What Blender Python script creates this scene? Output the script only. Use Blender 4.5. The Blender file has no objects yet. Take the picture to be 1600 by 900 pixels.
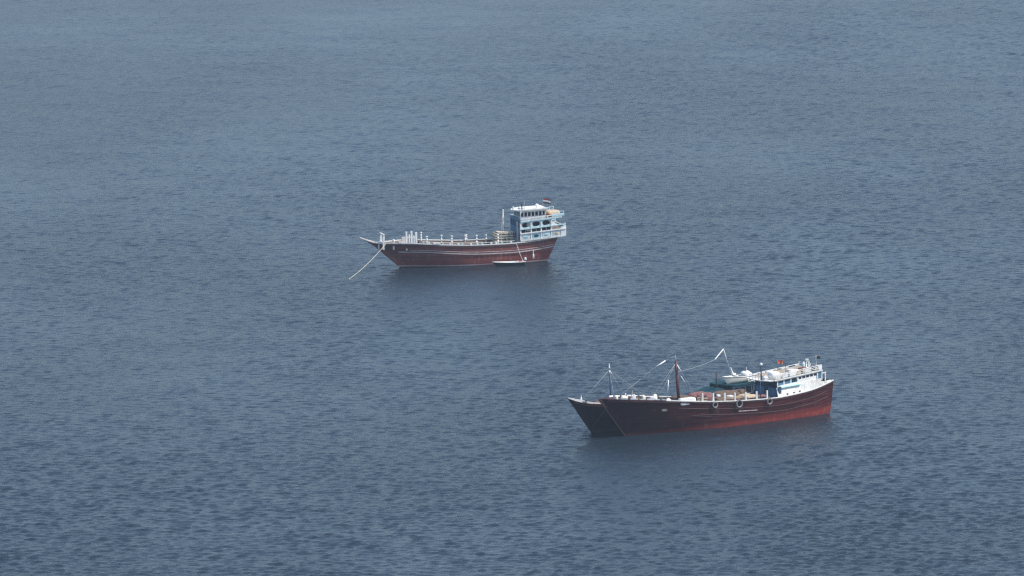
import bpy, math, random
import numpy as np
from mathutils import Vector, Matrix

R = math.radians
scene = bpy.context.scene
COL = scene.collection

# ------------------------------------------------------------ camera
cam_d = bpy.data.cameras.new('camera')
cam = bpy.data.objects.new('camera', cam_d)
COL.objects.link(cam)
scene.camera = cam
CAM_H = 185.0
cam.matrix_world = Matrix.Translation((0, 0, CAM_H)) @ Matrix.Rotation(R(90 - 7.5), 4, 'X') @ Matrix.Rotation(R(-1.0), 4, 'Z')
cam_d.sensor_width = 36.0
cam_d.lens = 315.0
cam_d.clip_start = 1.0
cam_d.clip_end = 40000.0

# ------------------------------------------------------------ sky, sun, exposure
SUN_EL, SUN_AZ = 50.0, 97.0            # azimuth clockwise from +Y (view direction): to the right, level with the boats
world = bpy.data.worlds.new('World')
scene.world = world
world.use_nodes = True
wn = world.node_tree.nodes
wl = world.node_tree.links
wn.clear()
sky = wn.new('ShaderNodeTexSky')
sky.sky_type = 'NISHITA'
sky.sun_disc = False
sky.sun_elevation = R(SUN_EL)
sky.sun_rotation = R(SUN_AZ)
sky.altitude = 0
sky.air_density = 1.0
sky.dust_density = 1.3
sky.ozone_density = 2.2
bg = wn.new('ShaderNodeBackground')
bg.inputs['Strength'].default_value = 0.15
wo = wn.new('ShaderNodeOutputWorld')
wl.new(sky.outputs[0], bg.inputs[0])
wl.new(bg.outputs[0], wo.inputs[0])

sun_d = bpy.data.lights.new('sun', 'SUN')
sun_d.energy = 4.2
sun_d.angle = R(0.6)
sun_d.color = (1.0, 0.95, 0.87)
sun = bpy.data.objects.new('sun', sun_d)
COL.objects.link(sun)
az, el = R(SUN_AZ), R(SUN_EL)
to_sun = Vector((math.sin(az) * math.cos(el), math.cos(az) * math.cos(el), math.sin(el)))
sun.rotation_euler = to_sun.to_track_quat('Z', 'Y').to_euler()
sun.location = (200, 900, 300)

vs = scene.view_settings
vs.view_transform = 'Standard'
vs.look = 'None'
vs.gamma = 1.0
vs.use_curve_mapping = False
vs.exposure = 0.32
scene.display_settings.display_device = 'sRGB'
scene.cycles.max_bounces = 6
scene.cycles.volume_bounces = 1
scene.cycles.use_denoising = True
scene.cycles.denoising_prefilter = 'NONE'
scene.cycles.filter_width = 1.3

# ------------------------------------------------------------ materials
MATS = {}


def mat(name, col, rough=0.6, var=0.25, scale=2.0, streak=0.0, spec=0.4, dirt=(0.10, 0.085, 0.07), dirt_amt=0.0, metal=0.0, bump=0.0):
    """plain painted surface: noise tint, weather streaks running down and blotches of dirt"""
    m = bpy.data.materials.new(name)
    m.use_nodes = True
    n, l = m.node_tree.nodes, m.node_tree.links
    b = n['Principled BSDF']
    b.inputs['Roughness'].default_value = rough
    b.inputs['Specular IOR Level'].default_value = spec
    b.inputs['Metallic'].default_value = metal
    tc = n.new('ShaderNodeTexCoord')
    nz = n.new('ShaderNodeTexNoise')
    nz.inputs['Scale'].default_value = scale
    nz.inputs['Detail'].default_value = 5
    l.new(tc.outputs['Object'], nz.inputs['Vector'])
    mr = n.new('ShaderNodeMapRange')
    mr.inputs[1].default_value = 0.3
    mr.inputs[2].default_value = 0.7
    mr.inputs[3].default_value = 1 - var
    mr.inputs[4].default_value = 1 + var * 0.4
    l.new(nz.outputs['Fac'], mr.inputs[0])
    mx = n.new('ShaderNodeMix')
    mx.data_type = 'RGBA'
    mx.blend_type = 'MULTIPLY'
    mx.inputs[0].default_value = 1
    mx.inputs[6].default_value = (*col, 1)
    l.new(mr.outputs[0], mx.inputs[7])
    out = mx.outputs[2]
    if dirt_amt > 0:
        mp = n.new('ShaderNodeMapping')
        mp.inputs['Scale'].default_value = (3.0, 3.0, 3.0 if not streak else 0.45)
        l.new(tc.outputs['Object'], mp.inputs['Vector'])
        n2 = n.new('ShaderNodeTexNoise')
        n2.inputs['Scale'].default_value = 1.3
        n2.inputs['Detail'].default_value = 6
        n2.inputs['Roughness'].default_value = 0.65
        l.new(mp.outputs[0], n2.inputs['Vector'])
        r2 = n.new('ShaderNodeMapRange')
        r2.inputs[1].default_value = 0.5
        r2.inputs[2].default_value = 0.72
        r2.inputs[3].default_value = 0
        r2.inputs[4].default_value = dirt_amt
        l.new(n2.outputs['Fac'], r2.inputs[0])
        m2 = n.new('ShaderNodeMix')
        m2.data_type = 'RGBA'
        l.new(r2.outputs[0], m2.inputs[0])
        l.new(out, m2.inputs[6])
        m2.inputs[7].default_value = (*dirt, 1)
        out = m2.outputs[2]
    l.new(out, b.inputs['Base Color'])
    if bump:
        bp = n.new('ShaderNodeBump')
        bp.inputs['Strength'].default_value = bump
        bp.inputs['Distance'].default_value = 0.05
        l.new(nz.outputs['Fac'], bp.inputs['Height'])
        l.new(bp.outputs[0], b.inputs['Normal'])
    MATS[name] = m
    return m


def hull_mat(name, top, low, low_z, line=None, low_wear=0.5, top_var=0.4, salt=0.25, wz=0.25):
    """painted planked hull: topside colour, antifouling below low_z (grows aft with wear), plank seams along UV.v, salt and rust streaks"""
    m = bpy.data.materials.new(name)
    m.use_nodes = True
    n, l = m.node_tree.nodes, m.node_tree.links
    b = n['Principled BSDF']
    b.inputs['Roughness'].default_value = 0.65
    b.inputs['Specular IOR Level'].default_value = 0.10

    def mth(op, a, c=None, d=None):
        q = n.new('ShaderNodeMath')
        q.operation = op
        for i, w in enumerate((a, c, d)):
            if w is None:
                continue
            if isinstance(w, (int, float)):
                q.inputs[i].default_value = w
            else:
                l.new(w, q.inputs[i])
        return q.outputs[0]

    def noise(scale3, sc, detail=5, rg=0.55):
        mp = n.new('ShaderNodeMapping')
        mp.inputs['Scale'].default_value = scale3
        l.new(tc.outputs['Object'], mp.inputs['Vector'])
        q = n.new('ShaderNodeTexNoise')
        q.inputs['Scale'].default_value = sc
        q.inputs['Detail'].default_value = detail
        q.inputs['Roughness'].default_value = rg
        l.new(mp.outputs[0], q.inputs['Vector'])
        return q.outputs['Fac']

    def rng(v, a, c, lo, hi):
        q = n.new('ShaderNodeMapRange')
        for i, w in enumerate((a, c, lo, hi)):
            q.inputs[i + 1].default_value = w
        l.new(v, q.inputs[0])
        return q.outputs[0]

    def mix(f, a, c, mode='MIX'):
        q = n.new('ShaderNodeMix')
        q.data_type = 'RGBA'
        q.blend_type = mode
        for i, w in ((0, f), (6, a), (7, c)):
            if isinstance(w, (int, float)):
                q.inputs[i].default_value = w
            elif isinstance(w, tuple):
                q.inputs[i].default_value = (*w, 1)
            else:
                l.new(w, q.inputs[i])
        return q.outputs[2]
    tc = n.new('ShaderNodeTexCoord')
    sp = n.new('ShaderNodeSeparateXYZ')
    l.new(tc.outputs['Object'], sp.inputs[0])
    uv = n.new('ShaderNodeSeparateXYZ')
    l.new(tc.outputs['UV'], uv.inputs[0])
    blot = noise((0.25, 0.25, 1.1), 1.6)
    long = noise((0.10, 0.3, 2.6), 1.5, 6, 0.6)      # long blotches along the planks
    streak = noise((1.5, 1.5, 0.22), 1.4, 6, 0.65)   # run-down streaks
    c = mix(1.0, top, rng(blot, 0.3, 0.7, 1 - top_var, 1 + top_var * 0.7), 'MULTIPLY')
    warm_lit_aft = mix(mth('MULTIPLY', rng(long, 0.42, 0.62, 0.1, 0.9), rng(sp.outputs['X'], -18.0, -3.0, 1.0, 0.3)), c, tuple(0.68 * t + 0.32 * w for t, w in zip(top, low)))  # plank blotches, with shaded bow and sunlit stern painted in along x
    # antifouling edge wanders along the hull
    edge = mth('SUBTRACT', sp.outputs['Z'], low_z)
    edge = mth('ADD', edge, mth('MULTIPLY', mth('SUBTRACT', long, 0.5), 1.2))
    edge = mth('ADD', edge, mth('MULTIPLY', sp.outputs['X'], 0.040))  # red edge drops forward: shade at the bow put into the paint
    fac = rng(edge, -0.25, 0.55, 1.0, 0.0)
    lowc = mix(rng(blot, 0.35, 0.68, 0, low_wear), low, tuple(x * 0.35 for x in low))
    lowc = mix(rng(streak, 0.55, 0.75, 0, 0.6), lowc, tuple(min(1, x * 1.6 + 0.03) for x in low))
    c2 = mix(fac, warm_lit_aft, lowc)
    # salt and rust runs
    c2 = mix(rng(streak, 0.55, 0.78, 0, salt), c2, (0.42, 0.36, 0.36))
    rust = noise((0.9, 0.9, 0.35), 1.1, 4)
    c2 = mix(rng(rust, 0.6, 0.74, 0, 0.35), c2, (0.10, 0.04, 0.025))
    # plank seams
    seam = mth('FRACT', uv.outputs['Y'])
    sm = rng(mth('ABSOLUTE', mth('SUBTRACT', seam, 0.5)), 0.42, 0.5, 0.0, 1.0)
    pl = n.new('ShaderNodeTexWhiteNoise')
    pl.noise_dimensions = '1D'
    l.new(mth('FLOOR', mth('ADD', uv.outputs['Y'], 0.0)), pl.inputs['W'])
    c2 = mix(1.0, c2, rng(pl.outputs['Value'], 0, 1, 0.78, 1.18), 'MULTIPLY')
    c2 = mix(mth('MULTIPLY', sm, 0.55), c2, (0.012, 0.010, 0.012))
    if line:                                           # pale painted waterline, broken by wear
        z0, z1, lc = line
        band = mth('MULTIPLY', rng(sp.outputs['Z'], z0 - 0.03, z0, 0, 1), rng(sp.outputs['Z'], z1, z1 + 0.05, 1, 0))
        c2 = mix(mth('MULTIPLY', band, rng(long, 0.34, 0.5, 0.35, 0.9)), c2, lc)
    weed = mth('ADD', sp.outputs['Z'], mth('MULTIPLY', mth('SUBTRACT', blot, 0.5), 0.35))
    c2 = mix(rng(weed, wz, wz + 0.2, 0.7, 0.0), c2, (0.03, 0.035, 0.03))
    l.new(c2, b.inputs['Base Color'])
    bp = n.new('ShaderNodeBump')
    bp.inputs['Strength'].default_value = 0.5
    bp.inputs['Distance'].default_value = 0.05
    l.new(mth('SUBTRACT', mth('MULTIPLY', blot, 0.4), sm), bp.inputs['Height'])
    l.new(bp.outputs[0], b.inputs['Normal'])
    MATS[name] = m
    return m


mat('white', (0.74, 0.74, 0.71), 0.5, 0.18, 1.5, 1, dirt_amt=0.45, dirt=(0.30, 0.24, 0.19))
mat('clean_white', (0.80, 0.80, 0.78), 0.45, 0.1, 2.0)
mat('cream', (0.62, 0.55, 0.42), 0.7, 0.3, 2.0, 1, dirt_amt=0.4)
mat('pale_blue', (0.42, 0.66, 0.72), 0.5, 0.22, 1.2, 1, dirt_amt=0.4, dirt=(0.20, 0.22, 0.22))
mat('ice_blue', (0.58, 0.76, 0.80), 0.5, 0.2, 1.5, 1, dirt_amt=0.4, dirt=(0.25, 0.25, 0.24))
mat('deep_blue', (0.026, 0.075, 0.155), 0.7, 0.35, 1.2, 1, spec=0.2, dirt_amt=0.3, dirt=(0.10, 0.16, 0.20))
mat('mid_blue', (0.07, 0.19, 0.32), 0.5, 0.3, 1.5, 1, dirt_amt=0.3, dirt=(0.16, 0.22, 0.26))
mat('teal', (0.014, 0.060, 0.078), 0.85, 0.4, 1.5, 1, spec=0.1, dirt_amt=0.3, dirt=(0.02, 0.04, 0.07))
mat('cyan', (0.34, 0.66, 0.66), 0.5, 0.25, 2.0, 1, dirt_amt=0.3)
mat('glass', (0.012, 0.016, 0.022), 0.12, 0.1, 1.0, spec=0.6)
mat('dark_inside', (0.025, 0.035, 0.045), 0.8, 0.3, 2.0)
mat('deck_wood', (0.20, 0.155, 0.115), 0.8, 0.4, 1.5, 0, dirt_amt=0.5)
mat('old_wood', (0.17, 0.12, 0.09), 0.8, 0.4, 2.5, 0, dirt_amt=0.3, bump=0.3)
mat('pale_wood', (0.40, 0.33, 0.24), 0.8, 0.35, 2.5, 0, dirt_amt=0.4, bump=0.3)
mat('maroon', (0.055, 0.016, 0.020), 0.55, 0.4, 1.5, 0, dirt_amt=0.2)
mat('mast_red', (0.085, 0.026, 0.030), 0.5, 0.35, 2.0, 1, dirt_amt=0.25)
mat('strake', (0.50, 0.43, 0.42), 0.7, 0.35, 1.2, 0, dirt_amt=0.6, dirt=(0.14, 0.08, 0.08))
mat('strake_dark', (0.10, 0.050, 0.050), 0.7, 0.4, 1.2, 0, dirt_amt=0.3)
mat('black', (0.02, 0.02, 0.022), 0.6, 0.3, 2.0)
mat('grey_rubber', (0.17, 0.165, 0.165), 0.85, 0.5, 3.0, 0, dirt_amt=0.3, dirt=(0.34, 0.32, 0.30))
mat('rope', (0.52, 0.47, 0.37), 0.9, 0.3, 3.0)
mat('wire', (0.42, 0.43, 0.44), 0.6, 0.2, 3.0)
mat('dark_rope', (0.16, 0.14, 0.13), 0.9, 0.3, 3.0)
mat('tarp_tan', (0.56, 0.44, 0.30), 0.8, 0.3, 1.6, 0, dirt_amt=0.35, bump=0.6)
mat('tarp_ochre', (0.30, 0.21, 0.12), 0.85, 0.4, 1.6, 0, dirt_amt=0.4, bump=0.6)
mat('tarp_rose', (0.22, 0.095, 0.09), 0.85, 0.4, 1.6, 0, dirt_amt=0.4, bump=0.6)
mat('tarp_brown', (0.13, 0.085, 0.06), 0.85, 0.4, 1.6, 0, dirt_amt=0.3, bump=0.6)
mat('tarp_white', (0.72, 0.73, 0.74), 0.7, 0.2, 1.6, 0, dirt_amt=0.4, dirt=(0.32, 0.34, 0.38), bump=0.6)
mat('sack', (0.72, 0.68, 0.58), 0.85, 0.25, 2.5, 0, dirt_amt=0.4, dirt=(0.3, 0.24, 0.16), bump=0.5)
mat('net', (0.035, 0.05, 0.05), 0.95, 0.6, 5.0, bump=1.0)
mat('red', (0.42, 0.045, 0.035), 0.6, 0.25, 2.0)
mat('orange', (0.60, 0.17, 0.04), 0.6, 0.25, 2.0)
mat('green', (0.03, 0.12, 0.075), 0.6, 0.3, 2.0)
mat('skiff_paint', (0.84, 0.81, 0.70), 0.5, 0.15, 1.5, 1, dirt_amt=0.25, dirt=(0.4, 0.33, 0.22))
hull_mat('hull_far', (0.230, 0.084, 0.074), (0.265, 0.076, 0.060), 0.8, line=(0.09, 0.23, (0.55, 0.47, 0.48)), top_var=0.35, salt=0.42, wz=-0.05)
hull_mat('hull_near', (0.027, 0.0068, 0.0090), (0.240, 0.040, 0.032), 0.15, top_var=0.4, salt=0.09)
hull_mat('hull_behind', (0.014, 0.011, 0.018), (0.075, 0.028, 0.030), 0.30, top_var=0.4, salt=0.10)
hull_mat('hull_dinghy', (0.10, 0.11, 0.12), (0.06, 0.07, 0.07), 0.1, top_var=0.3, salt=0.2)


# ------------------------------------------------------------ mesh helpers
class MB:
    def __init__(self):
        self.v, self.f, self.uv = [], [], {}

    def box(self, x0, x1, y0, y1, z0, z1, k=0.0, xr=0.0):
        """box whose z follows the deck line: z + k * (xr - x)"""
        i = len(self.v)
        for x in (min(x0, x1), max(x0, x1)):
            for y in (min(y0, y1), max(y0, y1)):
                for z in (z0, z1):
                    self.v.append((x, y, z + k * (xr - x)))
        for q in ((0, 1, 3, 2), (4, 6, 7, 5), (0, 4, 5, 1), (2, 3, 7, 6), (0, 2, 6, 4), (1, 5, 7, 3)):
            self.f.append(tuple(i + a for a in q))
        return self

    def rings(self, rings, cap=True, closed=True):
        i = len(self.v)
        m = len(rings[0])
        for r in rings:
            self.v.extend(tuple(p) for p in r)
        for a in range(len(rings) - 1):
            for b in range(m if closed else m - 1):
                c = (b + 1) % m
                self.f.append((i + a * m + b, i + a * m + c, i + (a + 1) * m + c, i + (a + 1) * m + b))
        if cap and closed:
            self.f.append(tuple(i + b for b in range(m))[::-1])
            self.f.append(tuple(i + (len(rings) - 1) * m + b for b in range(m)))
        return self

    def tube(self, pts, r, n=6, r1=None):
        pts = [Vector(p) for p in pts]
        rs = []
        for j, p in enumerate(pts):
            d = (pts[min(j + 1, len(pts) - 1)] - pts[max(j - 1, 0)]).normalized()
            a = d.cross(Vector((0, 0, 1)) if abs(d.z) < 0.95 else Vector((1, 0, 0))).normalized()
            b = d.cross(a)
            rr = r if r1 is None else r + (r1 - r) * j / (len(pts) - 1)
            rs.append([p + (a * math.cos(t) + b * math.sin(t)) * rr for t in (2 * math.pi * k / n for k in range(n))])
        return self.rings(rs)

    def lathe(self, c, prof, n=12):
        """prof: (radius, z) upwards"""
        return self.rings([[(c[0] + r * math.cos(2 * math.pi * k / n), c[1] + r * math.sin(2 * math.pi * k / n), c[2] + z) for k in range(n)] for r, z in prof])

    def blob(self, c, s, e=0.7, seed=0, amp=0.06, nu=14, nv=8, rz=0.0, floor=True):
        """cushion shape: squared ellipsoid with uneven surface and a flat bottom"""
        rnd = random.Random(seed)
        ph = [(rnd.uniform(0, 6.3), rnd.uniform(1, 3.5), rnd.uniform(1, 3.5)) for _ in range(4)]

        def sg(w, p):
            return math.copysign(abs(w) ** p, w)
        rs = []
        for j in range(nv + 1):
            t = -math.pi / 2 + math.pi * j / nv
            t = max(-math.pi / 2 + 0.02, min(math.pi / 2 - 0.02, t))
            ring = []
            for i in range(nu):
                a = 2 * math.pi * i / nu
                k = 1 + amp * sum(math.sin(p + m * a + q * t) for p, m, q in ((p, round(m), q) for p, m, q in ph))
                x = sg(math.cos(t), e) * sg(math.cos(a), e) * s[0] * k
                y = sg(math.cos(t), e) * sg(math.sin(a), e) * s[1] * k
                z = sg(math.sin(t), e) * s[2] * (k if t > 0 else 1)
                if floor:
                    z = max(z, -s[2] * 0.9)
                ring.append((c[0] + x * math.cos(rz) - y * math.sin(rz), c[1] + x * math.sin(rz) + y * math.cos(rz), c[2] + z))
            rs.append(ring)
        return self.rings(rs)

    def build(self, name, m, parent=None, smooth=False, bevel=0.0, loc=None):
        me = bpy.data.meshes.new(name)
        me.from_pydata(self.v, [], self.f)
        if self.uv:
            lay = me.uv_layers.new(name='UVMap')
            for lp in me.loops:
                lay.data[lp.index].uv = self.uv.get(lp.vertex_index, (0, 0))
        me.validate()
        if smooth:
            me.polygons.foreach_set('use_smooth', [True] * len(me.polygons))
        me.materials.append(MATS[m])
        o = bpy.data.objects.new(name, me)
        COL.objects.link(o)
        if parent:
            o.parent = parent
        if loc:
            o.location = loc
        if bevel:
            bm = o.modifiers.new('bevel', 'BEVEL')
            bm.width = bevel
            bm.segments = 2
        return o


def part(name, m, parent, fn, **kw):
    b = MB()
    fn(b)
    return b.build(name, m, parent, **kw)


def box(name, m, parent, *a, **kw):
    return part(name, m, parent, lambda b: b.box(*a, kw.pop('k', 0.0), kw.pop('xr', 0.0)))


def rod(name, m, parent, p0, p1, r=0.05, n=6, r1=None, sag=0.0, seg=1):
    pts = []
    for i in range(seg + 1):
        t = i / seg
        p = Vector(p0).lerp(Vector(p1), t)
        p.z -= sag * 4 * t * (1 - t)
        pts.append(p)
    return part(name, m, parent, lambda b: b.tube(pts, r, n, r1), smooth=True)


def tag(o, label, cat, group=None, kind=None):
    if label:
        o['label'] = label
    if cat:
        o['category'] = cat
    if group:
        o['group'] = group
    if kind:
        o['kind'] = kind
    return o


def empty(name, loc, rz, label, cat, group=None):
    o = bpy.data.objects.new(name, None)
    COL.objects.link(o)
    o.location = loc
    o.rotation_euler = (0, 0, rz)
    o.empty_display_size = 1.0
    return tag(o, label, cat, group)


def smooth_interp(x, xs, ys):
    """monotone cubic through the stations"""
    xs, ys = np.asarray(xs, float), np.asarray(ys, float)
    d = np.diff(ys) / np.diff(xs)
    m = np.empty_like(ys)
    m[0], m[-1] = d[0], d[-1]
    for i in range(1, len(ys) - 1):
        m[i] = 0 if d[i - 1] * d[i] <= 0 else 2 * d[i - 1] * d[i] / (d[i - 1] + d[i])
    x = min(max(x, xs[0]), xs[-1])
    i = min(max(int(np.searchsorted(xs, x)) - 1, 0), len(xs) - 2)
    h = xs[i + 1] - xs[i]
    t = (x - xs[i]) / h
    return float((2 * t**3 - 3 * t**2 + 1) * ys[i] + (t**3 - 2 * t**2 + t) * h * m[i] + (-2 * t**3 + 3 * t**2) * ys[i + 1] + (t**3 - t**2) * h * m[i + 1])


# ------------------------------------------------------------ the sea: one sheet to the horizon, real waves where the lens looks
def build_water():
    def axis(lo, hi, step, far_lo, far_hi):
        core = np.arange(lo, hi + step * 0.5, step)
        right, x, s = [], hi, step
        while x < far_hi:
            s *= 1.35
            x += s
            right.append(min(x, far_hi))
        left, x, s = [], lo, step
        while x > far_lo:
            s *= 1.35
            x -= s
            left.append(max(x, far_lo))
        return np.array(left[::-1] + list(core) + right)
    xs = axis(-118, 118, 0.37, -14000, 14000)
    ys = axis(1108, 1892, 0.42, -4000, 20000)
    nx, ny = len(xs), len(ys)
    X, Y = np.meshgrid(xs, ys)
    X = X.astype(np.float32)
    Y = Y.astype(np.float32)
    Z = np.zeros_like(X)
    rs = np.random.RandomState(7)
    wx = np.zeros_like(X)
    for i in range(64):
        lam = 0.92 * (3.2 / 0.92) ** ((i + rs.rand()) / 64)
        th = rs.normal(R(82), R(31))
        k = 2 * math.pi / lam
        a = SLOPE * lam / (2 * math.pi) * (1.0 if lam < 1.7 else (1.7 / lam) ** 1.5)
        p = (k * (math.cos(th) * X + math.sin(th) * Y) + rs.rand() * 6.283).astype(np.float32)
        Z += a * np.sin(p)
    # gusts: wave height varies in broad patches
    g = np.zeros_like(X)
    for i in range(9):
        lam = rs.uniform(35, 190)
        th = rs.uniform(0, math.pi)
        g += np.sin(2 * math.pi / lam * (math.cos(th) * X + math.sin(th) * Y * 0.6) + rs.rand() * 6.283)
    Z *= np.clip(1 + 0.06 * g, 0.6, 1.5) * (np.interp(Y, [1130, 1250, 1400, 1870], [1.75, 1.42, 1.02, 0.5]) + X / 700)   # waves shaped steeper nearer and to the right to darken the sea
    for i in range(14):                                           # low confused swell
        lam = rs.uniform(7, 30)
        th = rs.normal(R(80), R(35))
        Z += 0.0004 * lam * np.sin(2 * math.pi / lam * (math.cos(th) * X + math.sin(th) * Y) + rs.rand() * 6.283)
    s = float(np.std(Z))
    Z = Z + 0.06 * (Z * Z - s * s) / max(s, 1e-6)                # sharper crests, flatter troughs
    fade = np.clip((140 - np.abs(X)) / 20, 0, 1) * np.clip((Y - 1085) / 14, 0, 1) * np.clip((1930 - Y) / 20, 0, 1)
    Z = (Z - 0.05) * fade
    co = np.stack([X, Y, Z], -1).reshape(-1, 3).astype(np.float32)
    idx = np.arange(nx * ny, dtype=np.int32).reshape(ny, nx)
    q = np.stack([idx[:-1, :-1], idx[:-1, 1:], idx[1:, 1:], idx[1:, :-1]], -1).reshape(-1, 4)
    me = bpy.data.meshes.new('water')
    me.vertices.add(len(co))
    me.vertices.foreach_set('co', co.ravel())
    me.loops.add(q.size)
    me.loops.foreach_set('vertex_index', q.ravel())
    me.polygons.add(len(q))
    me.polygons.foreach_set('loop_start', np.arange(0, q.size, 4, dtype=np.int32))
    me.polygons.foreach_set('use_smooth', np.ones(len(q), dtype=bool))
    me.update(calc_edges=True)
    m = bpy.data.materials.new('sea_water')
    m.use_nodes = True
    n, l = m.node_tree.nodes, m.node_tree.links
    b = n['Principled BSDF']
    b.inputs['Base Color'].default_value = (0.012, 0.022, 0.032, 1)
    b.inputs['IOR'].default_value = 1.333
    b.inputs['Roughness'].default_value = 0.22
    tc = n.new('ShaderNodeTexCoord')
    n1 = n.new('ShaderNodeTexNoise')
    n1.inputs['Scale'].default_value = 2.3
    n1.inputs['Detail'].default_value = 4
    n1.inputs['Roughness'].default_value = 0.6
    l.new(tc.outputs['Object'], n1.inputs['Vector'])
    n2 = n.new('ShaderNodeTexNoise')            # wind patches: how ruffled the ripples are
    n2.inputs['Scale'].default_value = 0.018
    n2.inputs['Detail'].default_value = 3
    mp = n.new('ShaderNodeMapping')
    mp.inputs['Scale'].default_value = (1.0, 0.45, 1.0)
    mp.inputs['Rotation'].default_value = (0, 0, 0.15)
    l.new(tc.outputs['Object'], mp.inputs['Vector'])
    l.new(mp.outputs[0], n2.inputs['Vector'])
    mr = n.new('ShaderNodeMapRange')
    mr.inputs[1].default_value = 0.32
    mr.inputs[2].default_value = 0.68
    mr.inputs[3].default_value = 0.30
    mr.inputs[4].default_value = 0.95
    l.new(n2.outputs['Fac'], mr.inputs[0])
    bp = n.new('ShaderNodeBump')
    bp.inputs['Distance'].default_value = 0.31
    l.new(mr.outputs[0], bp.inputs['Strength'])
    l.new(n1.outputs['Fac'], bp.inputs['Height'])
    l.new(bp.outputs[0], b.inputs['Normal'])
    me.materials.append(m)
    o = bpy.data.objects.new('water', me)
    COL.objects.link(o)
    tag(o, 'grey blue open sea ruffled by short wind waves', 'sea', kind='structure')
    return o


SLOPE = 0.0225
build_water()


# ------------------------------------------------------------ dhow hulls
class Hull:
    """carvel dhow hull. x forward from the stem foot on the waterline, y to port, z up from the water"""

    def __init__(s, sheer, beam, stem, stern, keel=-1.6, p_mid=0.13, p_bow=0.85, p_stern=0.35, deck_drop=0.9):
        s.sheer, s.beam, s.stem, s.stern, s.keel = sheer, beam, stem, stern, keel
        s.pm, s.pb, s.ps, s.dd = p_mid, p_bow, p_stern, deck_drop
        s.x0, s.x1 = sheer[0][0], sheer[-1][0]
        s.z0, s.z1 = sheer[0][1], sheer[-1][1]

    def zs(s, x):
        return smooth_interp(x, [a for a, _ in s.sheer], [b for _, b in s.sheer])

    def bd(s, x):
        return smooth_interp(x, [a for a, _ in s.beam], [b for _, b in s.beam])

    def pt(s, xg, t, side=1, out=0.0):
        u = (xg - s.x0) / (s.x1 - s.x0)
        zg = s.zs(xg)
        z = s.keel + (zg - s.keel) * t
        zb = s.keel + (s.z1 - s.keel) * t
        za = s.keel + (s.z0 - s.keel) * t
        xb = np.interp(zb, [a for a, _ in s.stem], [b for _, b in s.stem])
        xa = np.interp(za, [a for a, _ in s.stern], [b for _, b in s.stern])
        x = xa + u * (xb - xa)
        w = max(0.0, (u - 0.55) / 0.45)
        v = max(0.0, (0.35 - u) / 0.35)
        p = s.pm + (s.pb - s.pm) * w**1.4 + (s.ps - s.pm) * v**1.6
        y = s.bd(xg) * max(t, 1e-4)**p
        return (float(x), side * (float(y) + out), float(z))

    def t_at(s, xg, z):
        return (z - s.keel) / (s.zs(xg) - s.keel)

    def stations(s, n=56):
        return [s.x0 + (s.x1 - s.x0) * (0.5 - 0.5 * math.cos(math.pi * (0.02 + 0.98 * i / (n - 1)))) if False else s.x0 + (s.x1 - s.x0) * (i / (n - 1)) for i in range(n)]

    def build(s, root, m, cap, deck_m, inner_m, rail_w=0.22, rail_h=0.14, plank=0.24, split=None, fore_cap=None):
        xs = s.stations()
        ts = [0, .08, .16, .24, .30, .36, .43, .5, .57, .64, .72, .8, .87, .94, 1.0]
        b = MB()
        for side in (1, -1):
            base = len(b.v)
            for xg in xs:
                for t in ts:
                    p = s.pt(xg, t, side)
                    b.uv[len(b.v)] = (p[0], t * (s.zs(-10) - s.keel) / plank)
                    b.v.append(p)
            m_ = len(ts)
            for i in range(len(xs) - 1):
                for j in range(m_ - 1):
                    q = (base + i * m_ + j, base + (i + 1) * m_ + j, base + (i + 1) * m_ + j + 1, base + i * m_ + j + 1)
                    b.f.append(q if side == -1 else q[::-1])
        n = len(xs) * len(ts)
        for j in range(len(ts) - 1):                                   # transom
            b.f.append((j, j + 1, n + j + 1, n + j))
        hull = b.build('hull', m, root, smooth=True)
        md = hull.modifiers.new('edge', 'EDGE_SPLIT')
        md.split_angle = R(40)
        # bulwark lining and deck
        li = MB()
        for side in (1, -1):
            rs_ = []
            for xg in xs[1:-2]:
                x, y, z = s.pt(xg, 1, side)
                x2, y2, z2 = s.pt(xg, s.t_at(xg, z - s.dd), side)
                rs_.append([(x2, side * max(0.0, abs(y2) - 0.12), z2), (x, side * max(0.0, abs(y) - 0.12), z + 0.01)])
            li.rings(rs_, cap=False, closed=False)
        li.build('bulwark_lining', inner_m, root)
        d = MB()
        rs_ = []
        for xg in xs[1:-2]:
            x, y, z = s.pt(xg, s.t_at(xg, s.zs(xg) - s.dd), 1)
            y = max(0.02, y - 0.11)
            rs_.append([(x, y, z), (x, y * 0.5, z + 0.06), (x, 0, z + 0.09), (x, -y * 0.5, z + 0.06), (x, -y, z)])
        d.rings(rs_, cap=False, closed=False)
        d.build('deck', deck_m, root)
        for side in (1, -1):
            s.rail(root, 'gunwale_rail', cap, side, s.x0, s.x1 if split is None else split, 0.0, rail_w, rail_h, top=True)
            if split is not None:
                s.rail(root, 'gunwale_rail', fore_cap, side, split + 0.01, s.x1, 0.0, rail_w, rail_h, top=True)
        return hull

    def rail(s, root, name, m, side, xa, xb, drop, w, h, top=False, n=48):
        b = MB()
        rs_ = []
        for i in range(n):
            xg = xa + (xb - xa) * i / (n - 1)
            t = s.t_at(xg, s.zs(xg) - drop)
            x, y, z = s.pt(xg, t, side)
            if top:
                a, c = abs(y) + 0.06, max(0.0, abs(y) + 0.06 - w)
                rs_.append([(x, side * a, z), (x, side * c, z), (x, side * c, z + h), (x, side * a, z + h)])
            else:
                a, c = abs(y) + w, abs(y) - 0.04
                rs_.append([(x, side * a, z - h * 0.45), (x, side * c, z - h * 0.5), (x, side * c, z + h * 0.5), (x, side * a, z + h * 0.45)])
        b.rings(rs_)
        return b.build(name, m, root)


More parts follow.
